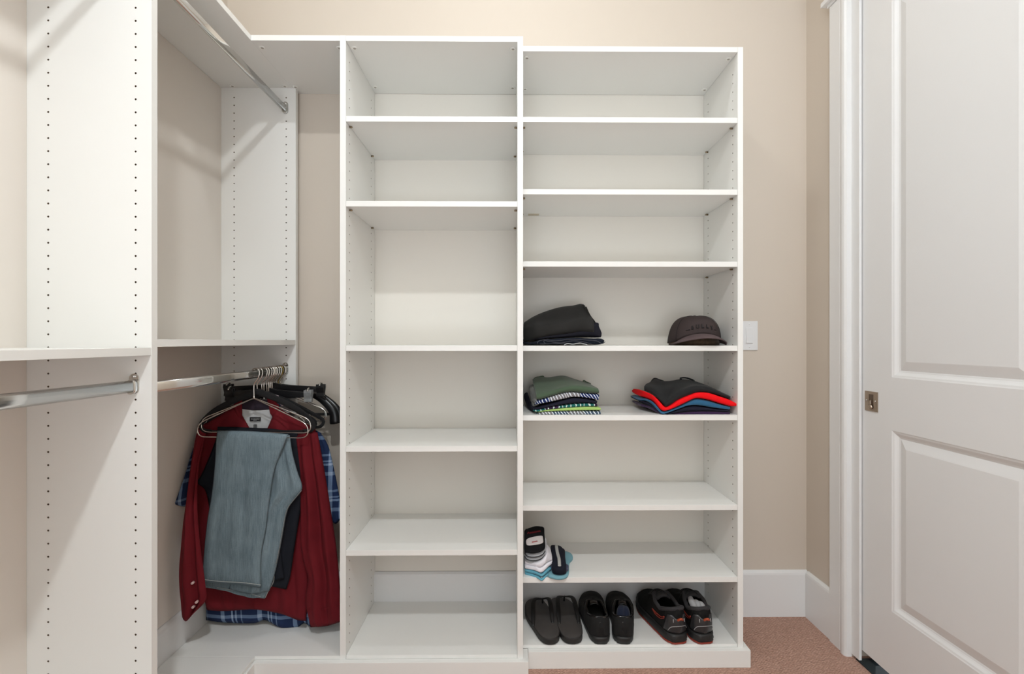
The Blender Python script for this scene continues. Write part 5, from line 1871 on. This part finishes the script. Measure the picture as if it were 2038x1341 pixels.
def sneaker(label, heel, yaw, side):
    s = Shoe(heel, yaw, 0.288, 0.110, 0.120, 0.118, 0.034, side=side, toe_h=0.068, open1=0.47, gape=1.22)
    t = thing('sneaker', label, 'sneaker', tuple(s.o), 'pair of black and red sneakers')
    up = obj('upper', s.upper(), [M['mesh'], M['insole']], t)
    md = up.modifiers.new('mesh', 'SOLIDIFY'); md.thickness = 0.004; md.offset = -1; md.material_offset = 1
    sole = obj('midsole', s.slab([(0.008, 0.004), (0.014, 0.007), (0.022, 0.005), (0.030, 0.0055), (0.034, 0.003), (0.036, -0.001)]), M['rubber'], t)
    obj('outsole', s.slab([(0.0, 0.0), (0.002, 0.005), (0.0085, 0.0055)]), M['red_rubber'], sole)
    # heel counter panel
    bm = NB()
    rows = []
    for j in range(10):
        a = j / 9
        lim = 0.115 * (1 - 0.45 * a)
        row = []
        for i in range(25):
            b = -1 + 2 * i / 24
            l = 0.0 + lim * abs(b) ** 1.5
            q = 0.05 + 0.68 * a
            v = (-(1 - q) if b < 0 else (1 - q))
            p = s.P(l, v, 0.0022)
            if abs(b) < 0.2:
                pL, pR = s.P(0.0, -(1 - q), 0.0022), s.P(0.0, (1 - q), 0.0022)
                p = pL.lerp(pR, (b + 0.2) / 0.4) - s.f * 0.0045 * (1 - (b / 0.2) ** 2)
            row.append(p)
        rows.append(row)
    grid(bm, rows)
    hc = obj('heel_counter', bm, M['counter'], t)
    md = hc.modifiers.new('shell', 'SOLIDIFY'); md.thickness = 0.002; md.offset = 0
    obj('padded_collar', s.rim(0.0072, -0.001), M['lining_grey'], up)
    obj('insole', s.inner(0.042), M['insole'], t)

    def back(b, q, off=0.0042):
        """Point on the rounded back of the heel; b across, q up."""
        l = 0.115 * abs(b) ** 1.5 * (1 - 0.4 * q)
        if abs(b) < 0.2:
            return s.P(0.0, -(1 - q), off).lerp(s.P(0.0, (1 - q), off), (b + 0.2) / 0.4) - s.f * 0.0055 * (1 - (b / 0.2) ** 2)
        return s.P(l, -(1 - q) if b < 0 else (1 - q), off)
    bm = NB(); tube(bm, [back(-0.55, 0.10), back(-0.38, 0.26), back(-0.18, 0.40), back(0.0, 0.44), back(0.18, 0.40), back(0.38, 0.26), back(0.5, 0.14)], 0.0010, 6, 30)
    tube(bm, [back(-0.36, 0.62), back(-0.28, 0.50)], 0.0013, 6)
    tube(bm, [back(0.36, 0.62), back(0.28, 0.50)], 0.0013, 6)
    obj('reflective_line', bm, M['reflect'], hc)
    bm = NB(); tube(bm, [back(-0.17, 0.70, 0.006), back(-0.06, 0.755, 0.009), back(0.06, 0.755, 0.009), back(0.17, 0.70, 0.006)], 0.0052, 8, 20, flat=0.8)
    obj('pull_tab', bm, M['orange'], t)
    bm = NB()
    for sg in (-1, 1):
        tube(bm, [s.P(0.10, sg * 0.42, 0.003), s.P(0.16, sg * 0.50, 0.003), s.P(0.26, sg * 0.50, 0.003), s.P(0.36, sg * 0.55, 0.003)], 0.0018, 6, 20)
        tube(bm, [s.P(0.11, sg * 0.52, 0.003), s.P(0.18, sg * 0.60, 0.003), s.P(0.28, sg * 0.62, 0.003), s.P(0.36, sg * 0.55, 0.003)], 0.0016, 6, 20)
        tube(bm, [s.P(0.10, sg * 0.42, 0.003), s.P(0.11, sg * 0.52, 0.003)], 0.0016, 6)
    obj('side_trim', bm, M['red_rubber'], up)
    bm2 = NB()
    rows = []
    for i in range(10):
        l = 0.34 + 0.26 * i / 9
        w = 0.028
        h = s.ip(s.Hh, max(l, 0.42)) + 0.006
        rows.append([s.o + s.f * (l * s.L) + s.r * (w * x + s.bend(l)) + Vector((0, 0, h - 0.012 * x * x)) for x in (-1, -0.5, 0, 0.5, 1)])
    grid(bm2, rows)
    tg = obj('tongue', bm2, M['lining_grey'], t)
    md = tg.modifiers.new('pad', 'SOLIDIFY'); md.thickness = 0.007; md.offset = -1
    bm3 = NB()
    for i in range(5):
        l = 0.42 + 0.045 * i
        h = s.ip(s.Hh, l) + 0.009
        tube(bm3, [s.o + s.f * ((l + 0.02 * x) * s.L) + s.r * (0.027 * x + s.bend(l)) + Vector((0, 0, h - 0.012 * x * x)) for x in (-1, -0.5, 0, 0.5, 1)], 0.0024, 6, 12, flat=0.6)
    obj('laces', bm3, M['strap'], t)
    return t, s


t, s3 = sneaker('left black sneaker with red sole edge, empty', (0.607, 1.716), R(-8.5), -1)
t, s4 = sneaker('right black sneaker with red sole edge and a grey sock inside', (0.702, 1.716), R(-6.0), 1)
tucked('light grey sock bunched inside the right sneaker', s4, M['sock_grey'],
       [[(0.13, -0.006, 0.086), (0.20, -0.015, 0.104), (0.28, -0.016, 0.110), (0.35, -0.010, 0.108)], [(0.13, 0.004, 0.086), (0.20, 0.002, 0.105), (0.28, 0.000, 0.106)], [(0.14, 0.018, 0.088), (0.20, 0.016, 0.102), (0.26, 0.013, 0.102)]],
       lambda q: 0.006 + 0.006 * math.sin(math.pi * (0.15 + 0.7 * q)))
